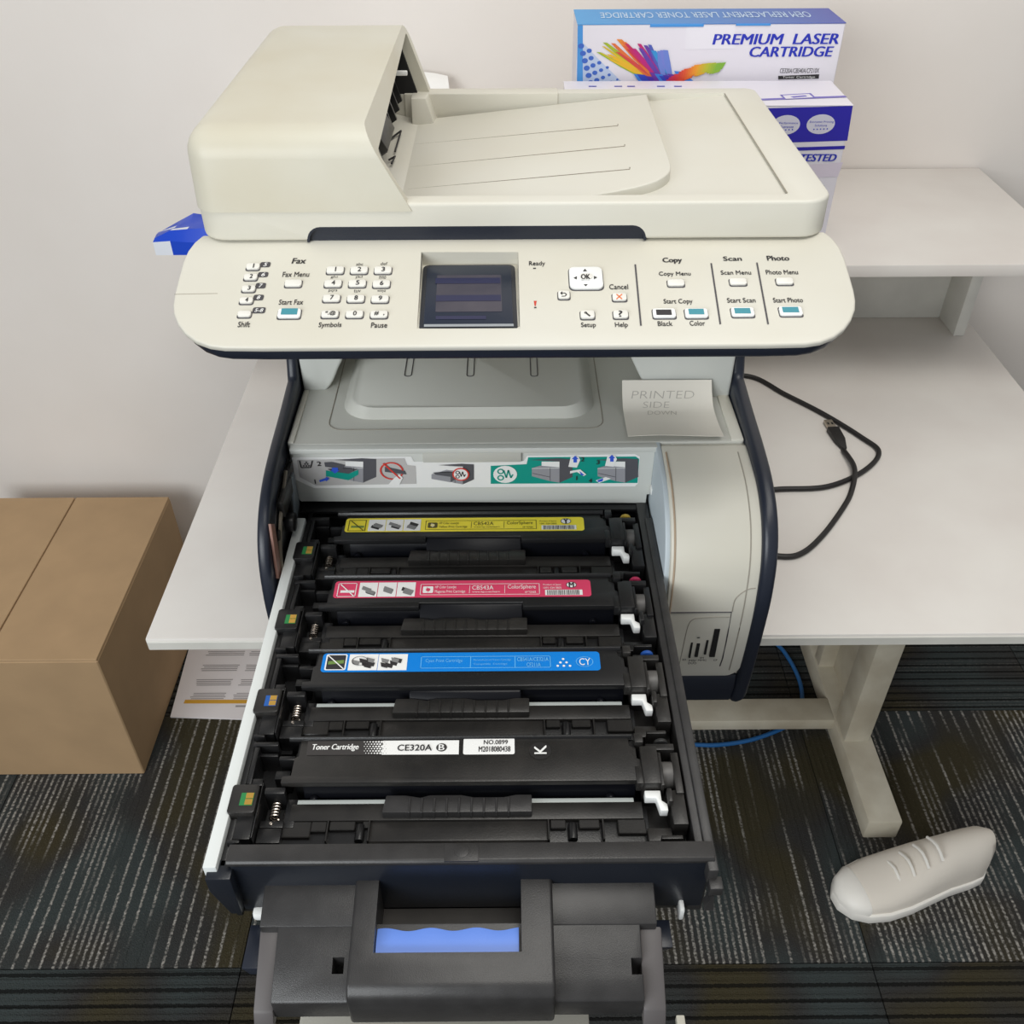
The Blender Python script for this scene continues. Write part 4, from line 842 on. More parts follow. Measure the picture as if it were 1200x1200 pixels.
# ---- printed labels
PLT = Plane((0, 0, ZT * DS + 0.1275), XP, YP)
YEL = mat('label_yellow', (246, 228, 58), 0.4); MAG = mat('label_magenta', (220, 66, 104), 0.4); CYA = mat('label_cyan', (0, 128, 220), 0.4)
YT = mat('label_yellow_text', (84, 78, 20), 0.5); CT_ = mat('label_cyan_text', (110, 190, 240), 0.5); GRN = mat('label_green_ink', (110, 140, 70), 0.5); MIDG = mat('label_grey_ink', (130, 130, 130), 0.5)
def rows_box(tl, tr, br, bl):
    """bilinear map of a unit square onto the photographed label"""
    tl, tr, br, bl = map(Vector, (tl, tr, br, bl))
    def f(s, t):
        q = (tl * (1 - s) + tr * s) * (1 - t) + (bl * (1 - s) + br * s) * t; return q.x, q.y
    return f
def hp_label(P_, f, base, ink, name, code, letter, seed):
    rnd = random.Random(seed)
    q = lambda s0, t0, s1, t1: (f(s0, (t0 + t1) / 2)[0], f((s0 + s1) / 2, t0)[1], f(s1, (t0 + t1) / 2)[0], f((s0 + s1) / 2, t1)[1])
    P_.rect(*q(0, 0, 1, 1), base, 0.0003, 0.003)
    # prohibition picture
    P_.frame(*q(0.012, 0.1, 0.085, 0.9), ink, 0.0007, 0.0006)
    P_.rect(*q(0.024, 0.52, 0.078, 0.66), GRN if letter == 'Y' else WHITEINK, 0.0005)
    P_.line(*f(0.02, 0.16), *f(0.078, 0.86), ink, 0.0010, 0.0008)
    for k in range(3):
        s0 = 0.096 + k * 0.074; P_.rect(*q(s0, 0.08, s0 + 0.071, 0.92), WHITEINK, 0.0005)
        for j in range(3):
            a0 = s0 + 0.012 + rnd.random() * 0.02; c0 = 0.25 + rnd.random() * 0.25
            P_.poly([f(a0, c0), f(a0 + 0.035, c0 + 0.18), f(a0 + 0.03, c0 + 0.36), f(a0 - 0.004, c0 + 0.2)], MIDG if j else INK, 0.0006 + j * 0.0001)
    P_.frame(*q(0.335, 0.2, 0.80, 0.85), ink, 0.0005, 0.0006)
    P_.rect(*q(0.345, 0.33, 0.385, 0.72), WHITEINK if ink is WHITEINK else YT, 0.0006, 0.0012)
    P_.disc(*f(0.365, 0.525), 2.6, base, 0.0007, asp=1.0); P_.text('hp', *q(0.358, 0.36, 0.372, 0.7), WHITEINK if ink is not WHITEINK else MAG, 0.0009, shear=0.25)
    P_.text('HP Color LaserJet', *q(0.392, 0.3, 0.475, 0.5), ink, 0.0006); P_.text(name + ' Print Cartridge', *q(0.392, 0.56, 0.51, 0.76), ink, 0.0006)
    P_.line(*f(0.528, 0.3), *f(0.526, 0.76), ink, 0.0004, 0.0006); P_.text(code, *q(0.537, 0.3, 0.62, 0.55), ink, 0.0006); P_.text('www.hp.com/learn', *q(0.537, 0.62, 0.645, 0.76), ink, 0.0006)
    P_.line(*f(0.665, 0.3), *f(0.663, 0.76), ink, 0.0004, 0.0006); P_.text('ColorSphere', *q(0.676, 0.28, 0.785, 0.58), ink, 0.0006); P_.text('HP TONER', *q(0.742, 0.66, 0.785, 0.78), ink, 0.0006)
    P_.text('Product of Japan', *q(0.815, 0.24, 0.885, 0.36), ink, 0.0006); P_.text('1091 034 0805', *q(0.815, 0.42, 0.885, 0.53), ink, 0.0006)
    P_.rect(*q(0.82, 0.60, 0.965, 0.92), WHITEINK, 0.0005); s_ = 0.828
    while s_ < 0.955:
        w_ = rnd.choice((0.0018, 0.0032)); P_.rect(*q(s_, 0.62, s_ + w_, 0.9), INK, 0.0007); s_ += w_ + rnd.choice((0.0022, 0.0035))
    P_.disc(*f(0.925, 0.31), 6.2, INK, 0.0006, asp=0.8); P_.disc(*f(0.925, 0.31), 5.4, WHITEINK, 0.0007, asp=0.8); u, v = f(0.925, 0.31); P_.text(letter, u - 2.8, v - 2.8, u + 2.8, v + 2.8, INK, 0.0009, bold=0.04)
P_ = Print(PLT); hp_label(P_, rows_box((407, 608), (683, 605.5), (686, 621.5), (403, 624)), YEL, YT, 'Yellow', 'CB542A', 'Y', 1); P_.build('label', CT[0])
P_ = Print(PLT); hp_label(P_, rows_box((394, 681.5), (691, 679), (694, 698.5), (390, 701.5)), MAG, WHITEINK, 'Magenta', 'CB543A', 'M', 2); P_.build('label', CT[1])
f = rows_box((379.5, 765), (701.5, 764.2), (705, 786.3), (375.5, 787.2)); P_ = Print(PLT)
q = lambda s0, t0, s1, t1: (f(s0, (t0 + t1) / 2)[0], f((s0 + s1) / 2, t0)[1], f(s1, (t0 + t1) / 2)[0], f((s0 + s1) / 2, t1)[1])
P_.rect(*q(0, 0, 1, 1), CYA, 0.0003, 0.003); P_.rect(*q(0.012, 0.08, 0.088, 0.92), WHITEINK, 0.0005, 0.0015); P_.rect(*q(0.017, 0.13, 0.083, 0.87), INK, 0.0006, 0.001)
P_.poly([f(0.022, 0.45), f(0.078, 0.38), f(0.078, 0.56), f(0.022, 0.62)], GRN, 0.0007); P_.line(*f(0.02, 0.16), *f(0.08, 0.85), WHITEINK, 0.0009, 0.0009)
rnd = random.Random(5)
for k in range(2):
    s0 = 0.096 + k * 0.106; P_.rect(*q(s0, 0.08, s0 + 0.104, 0.93), WHITEINK, 0.0005)
    for j in range(7):
        a0 = s0 + 0.008 + rnd.random() * 0.06; c0 = 0.2 + rnd.random() * 0.35
        P_.poly([f(a0, c0), f(a0 + 0.03, c0 + 0.1), f(a0 + 0.026, c0 + 0.3), f(a0 + 0.004, c0 + 0.22)], (INK, MIDG)[j % 2], 0.0006 + 0.0001 * j)
P_.disc(*f(0.135, 0.42), 9.5, INK, 0.0014, r_in=0.92, asp=0.75)
P_.frame(*q(0.355, 0.2, 0.822, 0.82), CT_, 0.0005, 0.0006); P_.text('Cyan Print Cartridge', *q(0.372, 0.34, 0.505, 0.56), CT_, 0.0006)
P_.line(*f(0.535, 0.22), *f(0.533, 0.8), CT_, 0.0005); P_.text('Remanufactured Printer Cartridge', *q(0.545, 0.34, 0.68, 0.46), CT_, 0.0006); P_.text('Compatible  Cartridge', *q(0.545, 0.56, 0.665, 0.68), CT_, 0.0006)
P_.line(*f(0.695, 0.22), *f(0.693, 0.8), CT_, 0.0005); P_.text('CB541A/CE321A', *q(0.702, 0.27, 0.815, 0.47), CT_, 0.0006, bold=0.01); P_.text('CF211A', *q(0.735, 0.55, 0.785, 0.76), CT_, 0.0006, bold=0.01)
for s_, t_ in ((0.868, 0.36), (0.857, 0.54), (0.879, 0.54), (0.846, 0.72), (0.868, 0.72), (0.890, 0.72)): P_.disc(*f(s_, t_), 1.6, WHITEINK, 0.0006, n=8)
P_.disc(*f(0.944, 0.5), 10.2, CT_, 0.0006, r_in=0.93, asp=0.78); P_.text('CY', *q(0.925, 0.32, 0.965, 0.68), WHITEINK, 0.0006)
P_.build('label', CT[2])
P_ = Print(PLT); DB = mat('label_dark', (58, 55, 54), 0.45)
P_.poly([(361, 868.5), (538, 867.5), (537.5, 884), (359, 885)], DB, 0.0003)
P_.poly([(449, 868), (538, 867.5), (537.5, 884), (447, 884.4)], WHITEINK, 0.0005)
for r_ in range(6):
    for c_ in range(8):
        u = 427 + c_ * 3.4 + (r_ % 2) * 1.6; v = 869.4 + r_ * 2.65; k = (c_ + 1) / 9
        if u < 447.5: P_.disc(u, v, 0.5 + 1.0 * k * 1.3, WHITEINK, 0.0006, n=8, asp=0.95)
        else: P_.disc(u, v, max(0.3, 1.5 * (1 - k) + 0.2), DB, 0.0007, n=8, asp=0.95)
P_.text('Toner Cartridge', 366, 872, 420, 880.5, WHITEINK, 0.0006, bold=0.025, shear=0.12)
P_.text('CE320A', 466, 872.5, 506, 879.6, INK, 0.0009, bold=0.025); P_.disc(517.5, 875.8, 6.4, DB, 0.0007, asp=0.9); P_.text('B', 514.2, 872.4, 520.8, 879.2, WHITEINK, 0.0009, bold=0.02)
P_.rect(543, 865, 603, 884, WHITEINK, 0.0004, 0.0015)
P_.text('NO.0899', 567, 867.2, 595, 872.2, INK, 0.0006, bold=0.02); P_.text('M2018080438', 561, 874.6, 598, 880.8, INK, 0.0006, bold=0.02)
P_.disc(633, 879.7, 13, mat('label_circle', (34, 32, 32), 0.4), 0.0004, asp=0.95); P_.text('K', 626.5, 873.5, 640, 883.5, WHITEINK, 0.0007, bold=0.03, rot=1)
P_.build('label', CT[3])

# ================================================================== THINGS ON AND AROUND THE DESK
# ---- hand-written note on the printer deck
nz = DZ + 0.0022
cn = [at(729, 446, 'y', yp2 - 0.003), at(834, 445, 'y', yp2 - 0.003), at(848, 514, 'z', nz), at(736, 513, 'z', nz)]
nz0 = cn[0].z
for p_ in cn: p_.z = nz
bm = bmesh.new(); g = []; NN = 10
def note_pt(s_, t_, up=0):
    p_ = (cn[0] * (1 - s_) + cn[1] * s_) * (1 - t_) + (cn[3] * (1 - s_) + cn[2] * s_) * t_
    return p_ + Vector((0, 0, up + (nz0 - nz) * max(0.0, 1 - t_ / 0.4) ** 2 + 0.0035 * max(0, t_ - 0.55) ** 2 * 5 * (0.4 + 0.6 * s_) + 0.0012 * math.sin(s_ * 5) * (t_ - 0.1) ** 2))
for j in range(NN + 1): g.append([[bm.verts.new(note_pt(i / NN, j / NN, h)) for i in range(NN + 1)] for h in (0, 0.0004)])
for j in range(NN):
    for i in range(NN):
        for h in (0, 1):
            q_ = (g[j][h][i], g[j][h][i + 1], g[j + 1][h][i + 1], g[j + 1][h][i]); bm.faces.new(q_ if h == 0 else q_[::-1])
for k in range(NN):
    for A in ((g[0][0][k], g[0][0][k + 1], g[0][1][k + 1], g[0][1][k]), (g[NN][0][k], g[NN][0][k + 1], g[NN][1][k + 1], g[NN][1][k]),
              (g[k][0][0], g[k + 1][0][0], g[k + 1][1][0], g[k][1][0]), (g[k][0][NN], g[k + 1][0][NN], g[k + 1][1][NN], g[k][1][NN])): bm.faces.new(A)
bmesh.ops.recalc_face_normals(bm, faces=bm.faces)
note = thing('paper_note', 'square off-white paper note with faint handwriting on the printer deck', 'note', tuple((cn[0] + cn[2]) / 2))
obj('sheet', bm, mat('note_paper', (226, 221, 210), 0.85), note, angle=60)
bm = bmesh.new(); PENC = mat('pencil', (178, 172, 164), 0.8)
for (t, s0, t0, s1, t1) in (('PRINTED', 0.10, 0.10, 0.80, 0.18), ('SIDE', 0.22, 0.22, 0.52, 0.31), ('DOWN', 0.26, 0.37, 0.58, 0.46)):
    vx, fc = glyphs(t, 0.15, -0.018)
    lo_ = [min(p[i] for p in vx) for i in (0, 1)]; hi_ = [max(p[i] for p in vx) for i in (0, 1)]
    vv = [bm.verts.new(note_pt(s0 + (s1 - s0) * (x - lo_[0]) / (hi_[0] - lo_[0]), t1 + (t0 - t1) * (y - lo_[1]) / (hi_[1] - lo_[1]), 0.0007)) for x, y in vx]
    for q_ in fc:
        try: bm.faces.new([vv[k] for k in q_])
        except ValueError: pass
obj('handwriting', bm, PENC, note)

# ---- cartons on the shelf
def carton(name, label, pA, pB, depth, ztop, face, topm, sidem):
    """pA, pB: left and right front top corners (world); stands on the shelf"""
    T = thing(name, label, 'box', ((pA.x + pB.x) / 2, (pA.y + pB.y) / 2 + depth / 2, SH))
    ex = Vector((pB.x - pA.x, pB.y - pA.y, 0)).normalized(); ey = Vector((-ex.y, ex.x, 0)); Wd = (Vector((pB.x, pB.y, 0)) - Vector((pA.x, pA.y, 0))).length
    M = Matrix(((ex.x, ey.x, 0, pA.x), (ex.y, ey.y, 0, pA.y), (0, 0, 1, SH), (0, 0, 0, 1))); Hh = ztop - SH
    obj('carton_body', box(None, 0, Wd, 0, depth, 0, Hh - 0.001, 0.001, 1, M=M), face, T)
    obj('carton_flap', box(None, -0.0005, Wd + 0.0005, -0.0005, depth, Hh - 0.001, Hh, 0.0003, 1, M=M), topm, T)
    fp = Plane(M @ Vector((0, 0, 0)), ex, ZP); tpn = Plane(M @ Vector((0, 0, Hh)), ex, ey)
    return T, fp, tpn, Wd, Hh, M
CW = mat('carton_white', (232, 228, 236), 0.45); CB = mat('carton_blue', (44, 36, 168), 0.4); CB2 = mat('carton_light_blue', (74, 150, 220), 0.4); CI = mat('carton_blue_ink', (38, 52, 184), 0.5)
# premium carton (behind)
yA = 1.345; A = at(677, 28.5, 'y', yA); Bq = at(991.5, 26, 'y', yA)
zt = (A.z + Bq.z) / 2; dep = at(672, 11, 'z', zt).y - yA
ctop = bpy.data.materials.new('carton_top_gradient'); ctop.use_nodes = True; n_ = ctop.node_tree
tc_ = n_.nodes.new('ShaderNodeTexCoord'); s_ = n_.nodes.new('ShaderNodeSeparateXYZ'); r_ = n_.nodes.new('ShaderNodeMapRange'); cr = n_.nodes.new('ShaderNodeValToRGB')
n_.links.new(tc_.outputs['Object'], s_.inputs[0]); n_.links.new(s_.outputs[0], r_.inputs[0]); r_.inputs[1].default_value = -0.18; r_.inputs[2].default_value = 0.18
cr.color_ramp.elements[0].color = (*lin((70, 160, 222)), 1); cr.color_ramp.elements[1].color = (*lin((78, 84, 168)), 1)
n_.links.new(r_.outputs[0], cr.inputs[0]); n_.links.new(cr.outputs[0], n_.nodes['Principled BSDF'].inputs['Base Color']); n_.nodes['Principled BSDF'].inputs['Roughness'].default_value = 0.45
T1, fp, tpn, Wd, Hh, M1 = carton('cartridge_carton', 'white cartridge carton with blue top and rainbow brush strokes behind the printer', A, Bq, dep, zt, CW, ctop, CW)
pr = Print(fp)
pr.poly([(677, 29.5), (683, 29.5), (683, 100), (676, 100)], CB2, 0.0004)
pr.poly([(677.5, 44), (700, 68), (733, 100), (677.5, 100)], mat('carton_dot_field', (190, 205, 232), 0.45), 0.0003)
DOT = mat('carton_dot', (62, 104, 196), 0.5)
for r in range(6):
    for c in range(5):
        u = 681 + c * 9.5 + r * 2.2; v = 54 + r * 8.6 + c * 5.5
        if v < 102 and u < 676 + (v - 40) * 0.93: pr.disc(u, v, 3.6 - c * 0.55, DOT, 0.0006, asp=0.8, n=12)
def lerp_rgb(cs, t):
    t = max(0, min(0.9999, t)) * (len(cs) - 1); i = int(t); k = t - i
    return tuple(int(cs[i][j] * (1 - k) + cs[i + 1][j] * k) for j in range(3))
rb = random.Random(11)
LW = [(150, 185, 40), (236, 190, 40), (232, 130, 50), (205, 50, 70), (190, 30, 120), (110, 50, 160), (40, 150, 210), (120, 130, 210)]
for k in range(26):                      # left wing, strokes fanning out from the root
    t = k / 25
    tu = 699 + 76 * t + rb.uniform(-3, 3); tv = 44 + 24 * (1 - t) * rb.random() + 12 * t + rb.uniform(-3, 4)
    ru = 762 + 22 * t + rb.uniform(-4, 4); rv = 93 - 6 * t + rb.uniform(-3, 3); wd_ = rb.uniform(2.2, 4.2)
    mu, mv = (tu + ru) / 2, (tv + rv) / 2
    pr.poly([(tu, tv), (tu + wd_ * 1.6, tv + 0.5), (mu + wd_, mv), (ru + 1, rv), (ru - wd_, rv + 2), (mu - wd_, mv + 1.5)], mat('brush_ink_%d' % k, lerp_rgb(LW, t + rb.uniform(-0.08, 0.08)), 0.5), 0.0005 + 0.00003 * k)
for k in range(9):                       # blue root
    u = 742 + 6 * k + rb.uniform(-2, 2); v = 84 + rb.uniform(-3, 6)
    pr.poly([(u, v), (u + 9, v + 1), (u + 26, 97.5), (u + 8, 98)], mat('brush_root_%d' % (k % 4), [(60, 130, 220), (50, 70, 190), (80, 50, 170), (110, 50, 160)][k % 4], 0.5), 0.0013 + 0.00003 * k)
RW = [(190, 40, 120), (214, 50, 70), (230, 90, 45), (240, 160, 40), (190, 190, 50), (130, 180, 60)]
for k in range(22):                      # right wing
    t = k / 21
    u = 778 + 62 * t; v0_ = 95 - 20 * math.sin(min(1, t * 1.25) * 1.57) + rb.uniform(-1, 1); ln = 13 - 2 * t + rb.uniform(-2, 2)
    pr.poly([(u, v0_), (u + 11, v0_ - 1.2), (u + 6, v0_ + ln * 0.75), (u - 3, v0_ + ln)], mat('brush_wing_%d' % k, lerp_rgb(RW, t), 0.5), 0.0017 + 0.00003 * k)
pr.text('PREMIUM  LASER', 836, 39.5, 983, 52, CI, 0.0006, bold=0.045, shear=0.12); pr.text('CARTRIDGE', 879, 54.5, 976, 66.5, CI, 0.0006, bold=0.045, shear=0.12)
pr.text('CE320A/CB540A/CF210X', 914, 80, 960, 85.5, INK, 0.0006); pr.poly([(912, 89), (960, 87), (959.5, 92), (912, 93)], INK, 0.0006); pr.text('Toner Cartridge', 917, 89, 955, 92.2, WHITEINK, 0.0009)
pr.poly([(804, 31), (862, 30), (862, 57), (803, 58)], mat('clear_tape', (238, 235, 242), 0.25), 0.0003)
pr.build('carton_print', T1)
pr = Print(tpn); pr.text('OEM REPLACEMENT LASER TONER CARTRIDGE', 703, 14, 950, 20.5, mat('carton_pale_ink', (200, 220, 240), 0.5), 0.0004, flip=True, shear=0.1); pr.build('carton_print', T1)
obj('carton_flap_edge', box(None, Wd * 0.27, Wd * 0.47, -0.0012, 0.001, Hh - 0.004, Hh - 0.0005, 0.0003, 1, M=M1), CB2, T1)
obj('carton_flap_edge', box(None, Wd * 0.59, Wd * 0.72, -0.0012, 0.001, Hh - 0.003, Hh - 0.0005, 0.0003, 1, M=M1), CB2, T1)
# tested carton (in front)
yA = 1.222; Bq = at(1000, 123, 'y', yA); zt = Bq.z; A = Vector((at(664, 99.5, 'z', zt).x - 0.004, yA + 0.004, zt)); dep = at(968, 94.5, 'z', zt).y - yA
T2, fp, tpn, Wd, Hh, M2 = carton('cartridge_carton', 'white and royal blue cartridge carton marked TESTED behind the scanner lid', A, Bq, dep, zt, CW, CW, CW)
pr = Print(fp)
pr.poly([(880, 127.5), (999.5, 124), (993, 164.8), (880, 168.5)], CB, 0.0003); pr.poly([(880, 174.5), (990.5, 170.8), (989.5, 174.8), (880, 178.5)], CB, 0.0003)
OVAL = mat('carton_oval', (214, 212, 226), 0.45)
for u, v in ((921, 146.5), (961.8, 145.6)):
    pr.disc(u, v, 16.5, OVAL, 0.0006, asp=0.68, n=28)
    for k in range(5): pr.disc(u - 8 + k * 3.9, v + 6 - 0.15 * k, 0.9, CI, 0.0008, n=5)
pr.text('Economic Printing', 949, 141.6, 977, 144.6, CI, 0.0008); pr.text('Solutions', 955, 145.6, 969, 148.2, CI, 0.0008); pr.text('High Performance', 904, 143, 935, 146, CI, 0.0008); pr.text('Guarantee', 914, 147.2, 930, 150, CI, 0.0008)
pr.text('TESTED', 938, 180.5, 980, 189, CI, 0.0006, bold=0.05, shear=0.2); pr.text('CE320A', 944, 217.5, 967.5, 222, INK, 0.0006)
pr.poly([(905, 196), (988, 190), (982, 207), (905, 211)], mat('carton_lilac', (222, 212, 226), 0.5), 0.0003)
pr.build('carton_print', T2, True)
pr = Print(tpn); pr.poly([(880, 116), (990, 112), (993, 114), (880, 118)], mat('carton_line', (120, 110, 190), 0.5), 0.0004); pr.poly([(914, 111), (950, 109), (956, 114.5), (920, 116.5)], mat('carton_line', (120, 110, 190), 0.5), 0.0005); pr.poly([(917, 111.8), (948, 110), (953, 114), (921, 115.8)], CW, 0.0006); pr.poly([(926, 113), (944, 111.5), (946, 113), (930, 114.5)], mat('carton_line', (120, 110, 190), 0.5), 0.0007)
for u in (690, 720, 735, 770, 790): pr.poly([(u, 100.5), (u + 9, 100.5), (u + 9, 101.5), (u, 101.5)], CI, 0.0004)
pr.build('carton_print', T2, True)

# ---- white sheet leaning behind the feeder
s0 = at(500, 108, 'y', 1.50); s1 = at(524, 76, 'y', 1.56)
bm = bmesh.new(); rows = []
for j in range(7):
    t_ = j / 6; z = SH + (s1.z - SH) * t_; y = 1.49 + 0.075 * t_ - 0.01 * math.sin(t_ * 3.1)
    rows.append([(x, y + 0.006 * math.sin(6 * k), z - (0.004 * k if j == 6 else 0)) for k, x in enumerate((s1.x - 0.20, s1.x - 0.13, s1.x - 0.06, s1.x - 0.02, s1.x + (0.016 * (1 - t_))))])
V0 = [[bm.verts.new(p_) for p_ in r] for r in rows]; V1 = [[bm.verts.new((p_[0], p_[1] + 0.0012, p_[2])) for p_ in r] for r in rows]
for j in range(6):
    for k in range(4):
        bm.faces.new((V0[j][k], V0[j][k + 1], V0[j + 1][k + 1], V0[j + 1][k])); bm.faces.new((V1[j][k], V1[j + 1][k], V1[j + 1][k + 1], V1[j][k + 1]))
for j in range(6):
    bm.faces.new((V0[j][4], V1[j][4], V1[j + 1][4], V0[j + 1][4])); bm.faces.new((V0[j][0], V0[j + 1][0], V1[j + 1][0], V1[j][0]))
for k in range(4): bm.faces.new((V0[6][k], V0[6][k + 1], V1[6][k + 1], V1[6][k])); bm.faces.new((V0[0][k], V1[0][k], V1[0][k + 1], V0[0][k + 1]))
tag(obj('paper_sheet', bm, PAPER, angle=60), 'white sheet of paper leaning on the wall behind the document feeder', 'paper')

# ---- blue plastic packet on the shelf end
pkt = thing('plastic_packet', 'blue and white plastic packet on the shelf end beside the document feeder', 'packet', (-0.37, 1.275, SH))
bm = bmesh.new(); nx, ny = 10, 6; top = []; botm = []
px0 = at(181, 285, 'y', 1.25).x; px1 = -0.25
for i in range(nx + 1):
    rt = []; rb_ = []
    for j in range(ny + 1):
        s_, t_ = i / nx, j / ny; x = px0 + (px1 - px0) * s_; y = 1.245 + 0.06 * t_
        ed = min(s_, 1 - s_, t_, 1 - t_) * 2
        h = 0.006 + 0.030 * min(1, ed * 1.9 + 0.45) + 0.004 * math.sin(s_ * 17 + t_ * 5) * (0.4 + t_)
        rt.append(bm.verts.new((x, y, SH + h))); rb_.append(bm.verts.new((x, y, SH + 0.0005)))
    top.append(rt); botm.append(rb_)
for i in range(nx):
    for j in range(ny):
        f_ = bm.faces.new((top[i][j], top[i + 1][j], top[i + 1][j + 1], top[i][j + 1])); f_.material_index = 1 if ((i * 2 + j) % 7 == 3) else 0
        bm.faces.new((botm[i][j], botm[i][j + 1], botm[i + 1][j + 1], botm[i + 1][j]))
for i in range(nx):
    f_ = bm.faces.new((botm[i][0], botm[i + 1][0], top[i + 1][0], top[i][0])); f_.material_index = 0 if i % 4 else 1
    bm.faces.new((botm[i + 1][ny], botm[i][ny], top[i][ny], top[i + 1][ny]))
for j in range(ny):
    bm.faces.new((botm[0][j + 1], botm[0][j], top[0][j], top[0][j + 1])); bm.faces.new((botm[nx][j], botm[nx][j + 1], top[nx][j + 1], top[nx][j]))
obj('wrapper', bm, [mat('packet_blue', (18, 66, 190), 0.35), mat('packet_white', (220, 224, 232), 0.35)], pkt, angle=25)
obj('seal_strip', box(None, px0 + 0.01, px1 - 0.01, 1.304, 1.325, SH + 0.0005, SH + 0.004, 0.001), mat('packet_grey', (180, 184, 190), 0.4), pkt)

# ---- cables on the desk
CZ = TZ + 0.0036
pts = [Vector((0.26, 1.12, CZ)), Vector((0.30, 1.24, CZ))] + [at(u, v, 'z', CZ) for u, v in ((878, 441), (920, 462), (965, 485), (1009, 512), (1030, 530), (1012, 552), (970, 570), (915, 573))] + [Vector((0.30, 0.965, CZ)), Vector((0.25, 1.0, CZ))]
tag(obj('power_cable', tube(None, smooth_path(pts, 8), 0.0035, 10), CABLE), 'black cable looping over the desk out from behind the printer', 'cable')
CZ2 = CZ + 0.0002
us = thing('usb_cable', 'black cable with a metal plug end lying on the desk beside the printer', 'cable', tuple(at(973, 500, 'z', TZ)))
pts = [at(u, v, 'z', CZ2) for u, v in ((988, 527), (998, 545), (1001, 558), (998, 575), (990, 592), (967, 624), (942, 647), (917, 652))] + [Vector((0.29, 0.85, CZ2)), Vector((0.25, 0.87, CZ2))]
for k in (1, 2): pts[k].z += 0.004
obj('cord', tube(None, smooth_path(pts, 8), 0.0035, 10), CABLE, us)
p0 = at(969, 496, 'z', TZ); p1 = at(976, 508, 'z', TZ); p2 = at(988, 527, 'z', TZ)
d = (p2 - p0).normalized(); Mx = Matrix(((d.y, d.x, 0, p0.x), (-d.x, d.y, 0, p0.y), (0, 0, 1, TZ), (0, 0, 0, 1)))
l1 = (p1 - p0).length * 0.8; l2 = (p2 - p0).length
b = box(None, -0.006, 0.006, 0, l1 + 0.004, 0.002, 0.0065, 0.0005, M=Mx)
obj('plug_shell', b, mat('plug_metal', (190, 180, 165), 0.35, metal=0.8), us)
for x in (-0.0028, 0.0028): obj('plug_hole', box(None, x - 0.0012, x + 0.0012, l1 * 0.35, l1 * 0.6, 0.0064, 0.0067, M=Mx), DARK, us)
obj('plug_grip', hexa(None, [Mx @ Vector(q_) for q_ in ((-0.0085, l1, 0.0003), (0.0085, l1, 0.0003), (0.0075, l2 * 0.75, 0.0003), (0.003, l2 + 0.004, 0.001), (-0.003, l2 + 0.004, 0.001), (-0.0075, l2 * 0.75, 0.0003))],
     [Mx @ Vector(q_) for q_ in ((-0.0085, l1, 0.009), (0.0085, l1, 0.009), (0.0075, l2 * 0.75, 0.0085), (0.003, l2 + 0.004, 0.006), (-0.003, l2 + 0.004, 0.006), (-0.0075, l2 * 0.75, 0.0085))], 0.0012, 2), CABLE, us)

# ---- blue network cable on the floor
BZ = 0.0045
pts = [Vector((0.40, 1.47, BZ)), Vector((0.50, 1.45, BZ))] + [at(u, v, 'z', BZ) for u, v in ((908, 753), (925, 773), (937, 798), (940, 822), (934, 840), (918, 853), (880, 867), (840, 873), (800, 873))] + [Vector((0.20, 1.10, BZ)), Vector((0.0, 1.06, BZ)), Vector((-0.2, 1.02, BZ))]
tag(obj('network_cable', tube(None, smooth_path(pts, 8), 0.0042, 10), BLUEC), 'blue network cable curling over the carpet under the desk', 'cable')

# ---- cardboard box and printed leaflet under the desk
bxr = at(207, 800, 'z', 0).x
cb = thing('cardboard_box', 'plain brown cardboard box on the carpet beside the desk', 'box', (bxr - 0.19, 1.28, 0))
obj('box_body', box(None, bxr - 0.38, bxr, 1.06, 1.50, 0.0005, 0.315, 0.002, 1), CARD, cb)
obj('box_flap', box(None, bxr - 0.379, bxr - 0.192, 1.061, 1.499, 0.315, 0.319, 0.001, 1), CARD, cb)
obj('box_flap', box(None, bxr - 0.189, bxr - 0.001, 1.061, 1.499, 0.315, 0.319, 0.001, 1), CARD, cb)
lf = thing('printed_leaflet', 'white printed leaflet with grey text and orange band on the carpet', 'leaflet', tuple(at(250, 800, 'z', 0)))
c4 = [at(197, 840, 'z', 0.004), at(296, 843, 'z', 0.004), at(330, 740, 'z', 0.004), at(224, 742, 'z', 0.004)]
c4 = [Vector((p_.x + 0.004, p_.y, 0.0005)) for p_ in c4]
obj('page', hexa(None, [tuple(p_) for p_ in c4], [(p_.x, p_.y, 0.004) for p_ in c4], 0.0004, 1), mat('leaflet_paper', (232, 226, 226), 0.7), lf)
lp = Print(Plane((0, 0, 0.004), XP, YP)); LT = mat('leaflet_ink', (160, 154, 154), 0.7)
rnd = random.Random(3)
vrow = 763.0
for blk in ((763, 769), (779, 787), (796, 804), (812, 819)):
    v = blk[0]
    while v <= blk[1]:
        sl = (v - 763) / 56; u0 = 243 - 22 * sl; lp.rect(u0 + rnd.random() * 4, v, u0 + 43 - 3 * sl + rnd.random() * 2, v + 0.9, LT, 0.0004); lp.rect(u0 + 50 + rnd.random() * 4, v, u0 + 78, v + 0.9, LT, 0.0004); v += 2.1
lp.poly([(217, 820), (304, 820), (301, 824.3), (215, 824.3)], mat('leaflet_orange', (214, 160, 50), 0.6), 0.0004)
lp.rect(276, 826.5, 292, 828.5, LT, 0.0004)
lp.build('leaflet_print', lf)

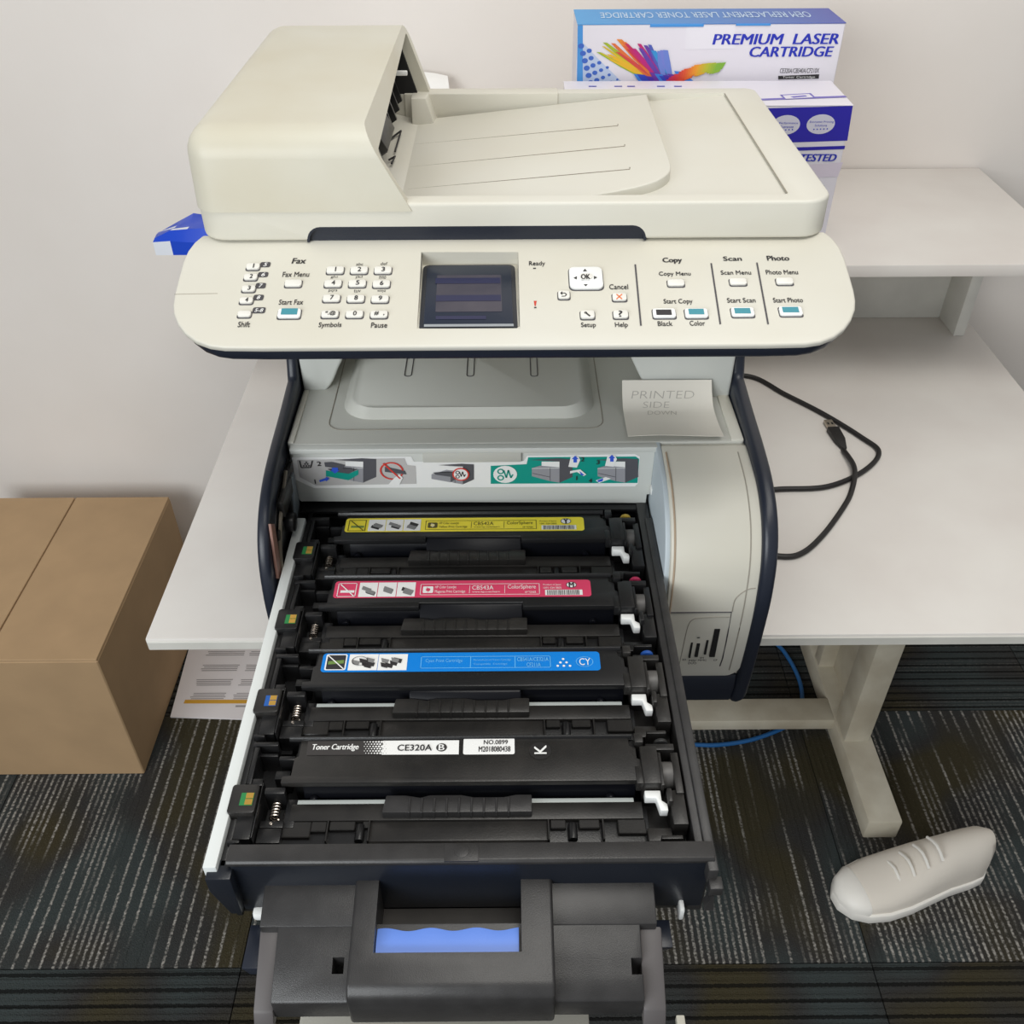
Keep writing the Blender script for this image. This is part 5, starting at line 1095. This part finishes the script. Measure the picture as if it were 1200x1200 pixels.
# ---- shoe at the edge of the carpet
tip = at(981, 1052, 'z', 0.02)
sh = thing('canvas_shoe', 'off-white canvas shoe with white rubber toe on the carpet', 'shoe', (tip.x + 0.125, tip.y + 0.035, 0))
shp = [(0.0, 0.010, 0.030), (0.012, 0.030, 0.040), (0.035, 0.042, 0.047), (0.07, 0.048, 0.055), (0.11, 0.047, 0.068), (0.15, 0.042, 0.088), (0.19, 0.037, 0.100), (0.23, 0.036, 0.103), (0.255, 0.033, 0.104), (0.27, 0.022, 0.100)]
SHM = Matrix.Translation((tip.x, tip.y, 0)) @ Matrix.Rotation(math.radians(15), 4, 'Z') @ Matrix.Translation((-tip.x, -tip.y, 0))
def sobj(n_, bm_, m_, **k):
    bm_.transform(SHM); return obj(n_, bm_, m_, sh, **k)
def ring(s, wv, h, z0, n=14, f=1.0):
    return [(tip.x + s, tip.y + wv * f * math.cos(math.pi * k / (n - 1)), z0 + (h - z0) * (max(0.0, math.sin(math.pi * k / (n - 1))) ** 0.6)) for k in range(n)]
def loft(rs):
    bm = bmesh.new(); R2 = [[bm.verts.new(p_) for p_ in r] for r in rs]; n = len(R2[0])
    for A, C in zip(R2, R2[1:]):
        for k in range(n): bm.faces.new((A[k], A[(k + 1) % n], C[(k + 1) % n], C[k]))
    bm.faces.new(R2[0]); bm.faces.new(R2[-1][::-1]); bmesh.ops.recalc_face_normals(bm, faces=bm.faces); return bm
CANV = mat('shoe_canvas', (222, 214, 202), 0.85, bump=0.3, bscale=1500); RUB = mat('shoe_rubber', (238, 234, 226), 0.5)
sobj('upper', loft([ring(s, wv, h, 0.018) for s, wv, h in shp]), CANV, angle=60)
sobj('toe_cap', loft([ring(s - 0.002, wv * 1.05, h + 0.002, 0.017) for s, wv, h in shp[:3]] + [ring(0.042, 0.0415, 0.046, 0.017)]), RUB, angle=60)
so = [(tip.x + s, tip.y + wv * 1.1) for s, wv, h in shp] + [(tip.x + s, tip.y - wv * 1.1) for s, wv, h in shp[::-1]]
sobj('sole', prism(None, [(x - 0.003 if i in (0, len(so) - 1) else x, y) for i, (x, y) in enumerate(so)], 'z', 0.0003, 0.022, 0.003, 2), RUB)
for k in range(4):
    s = 0.095 + k * 0.022; hz_ = 0.062 + k * 0.0135
    sobj('lace', tube(None, [(tip.x + s, tip.y - 0.022, hz_ - 0.006), (tip.x + s, tip.y - 0.011, hz_ + 0.001), (tip.x + s, tip.y, hz_ + 0.004), (tip.x + s, tip.y + 0.011, hz_ + 0.001), (tip.x + s, tip.y + 0.022, hz_ - 0.006)], 0.0025, 6), RUB)
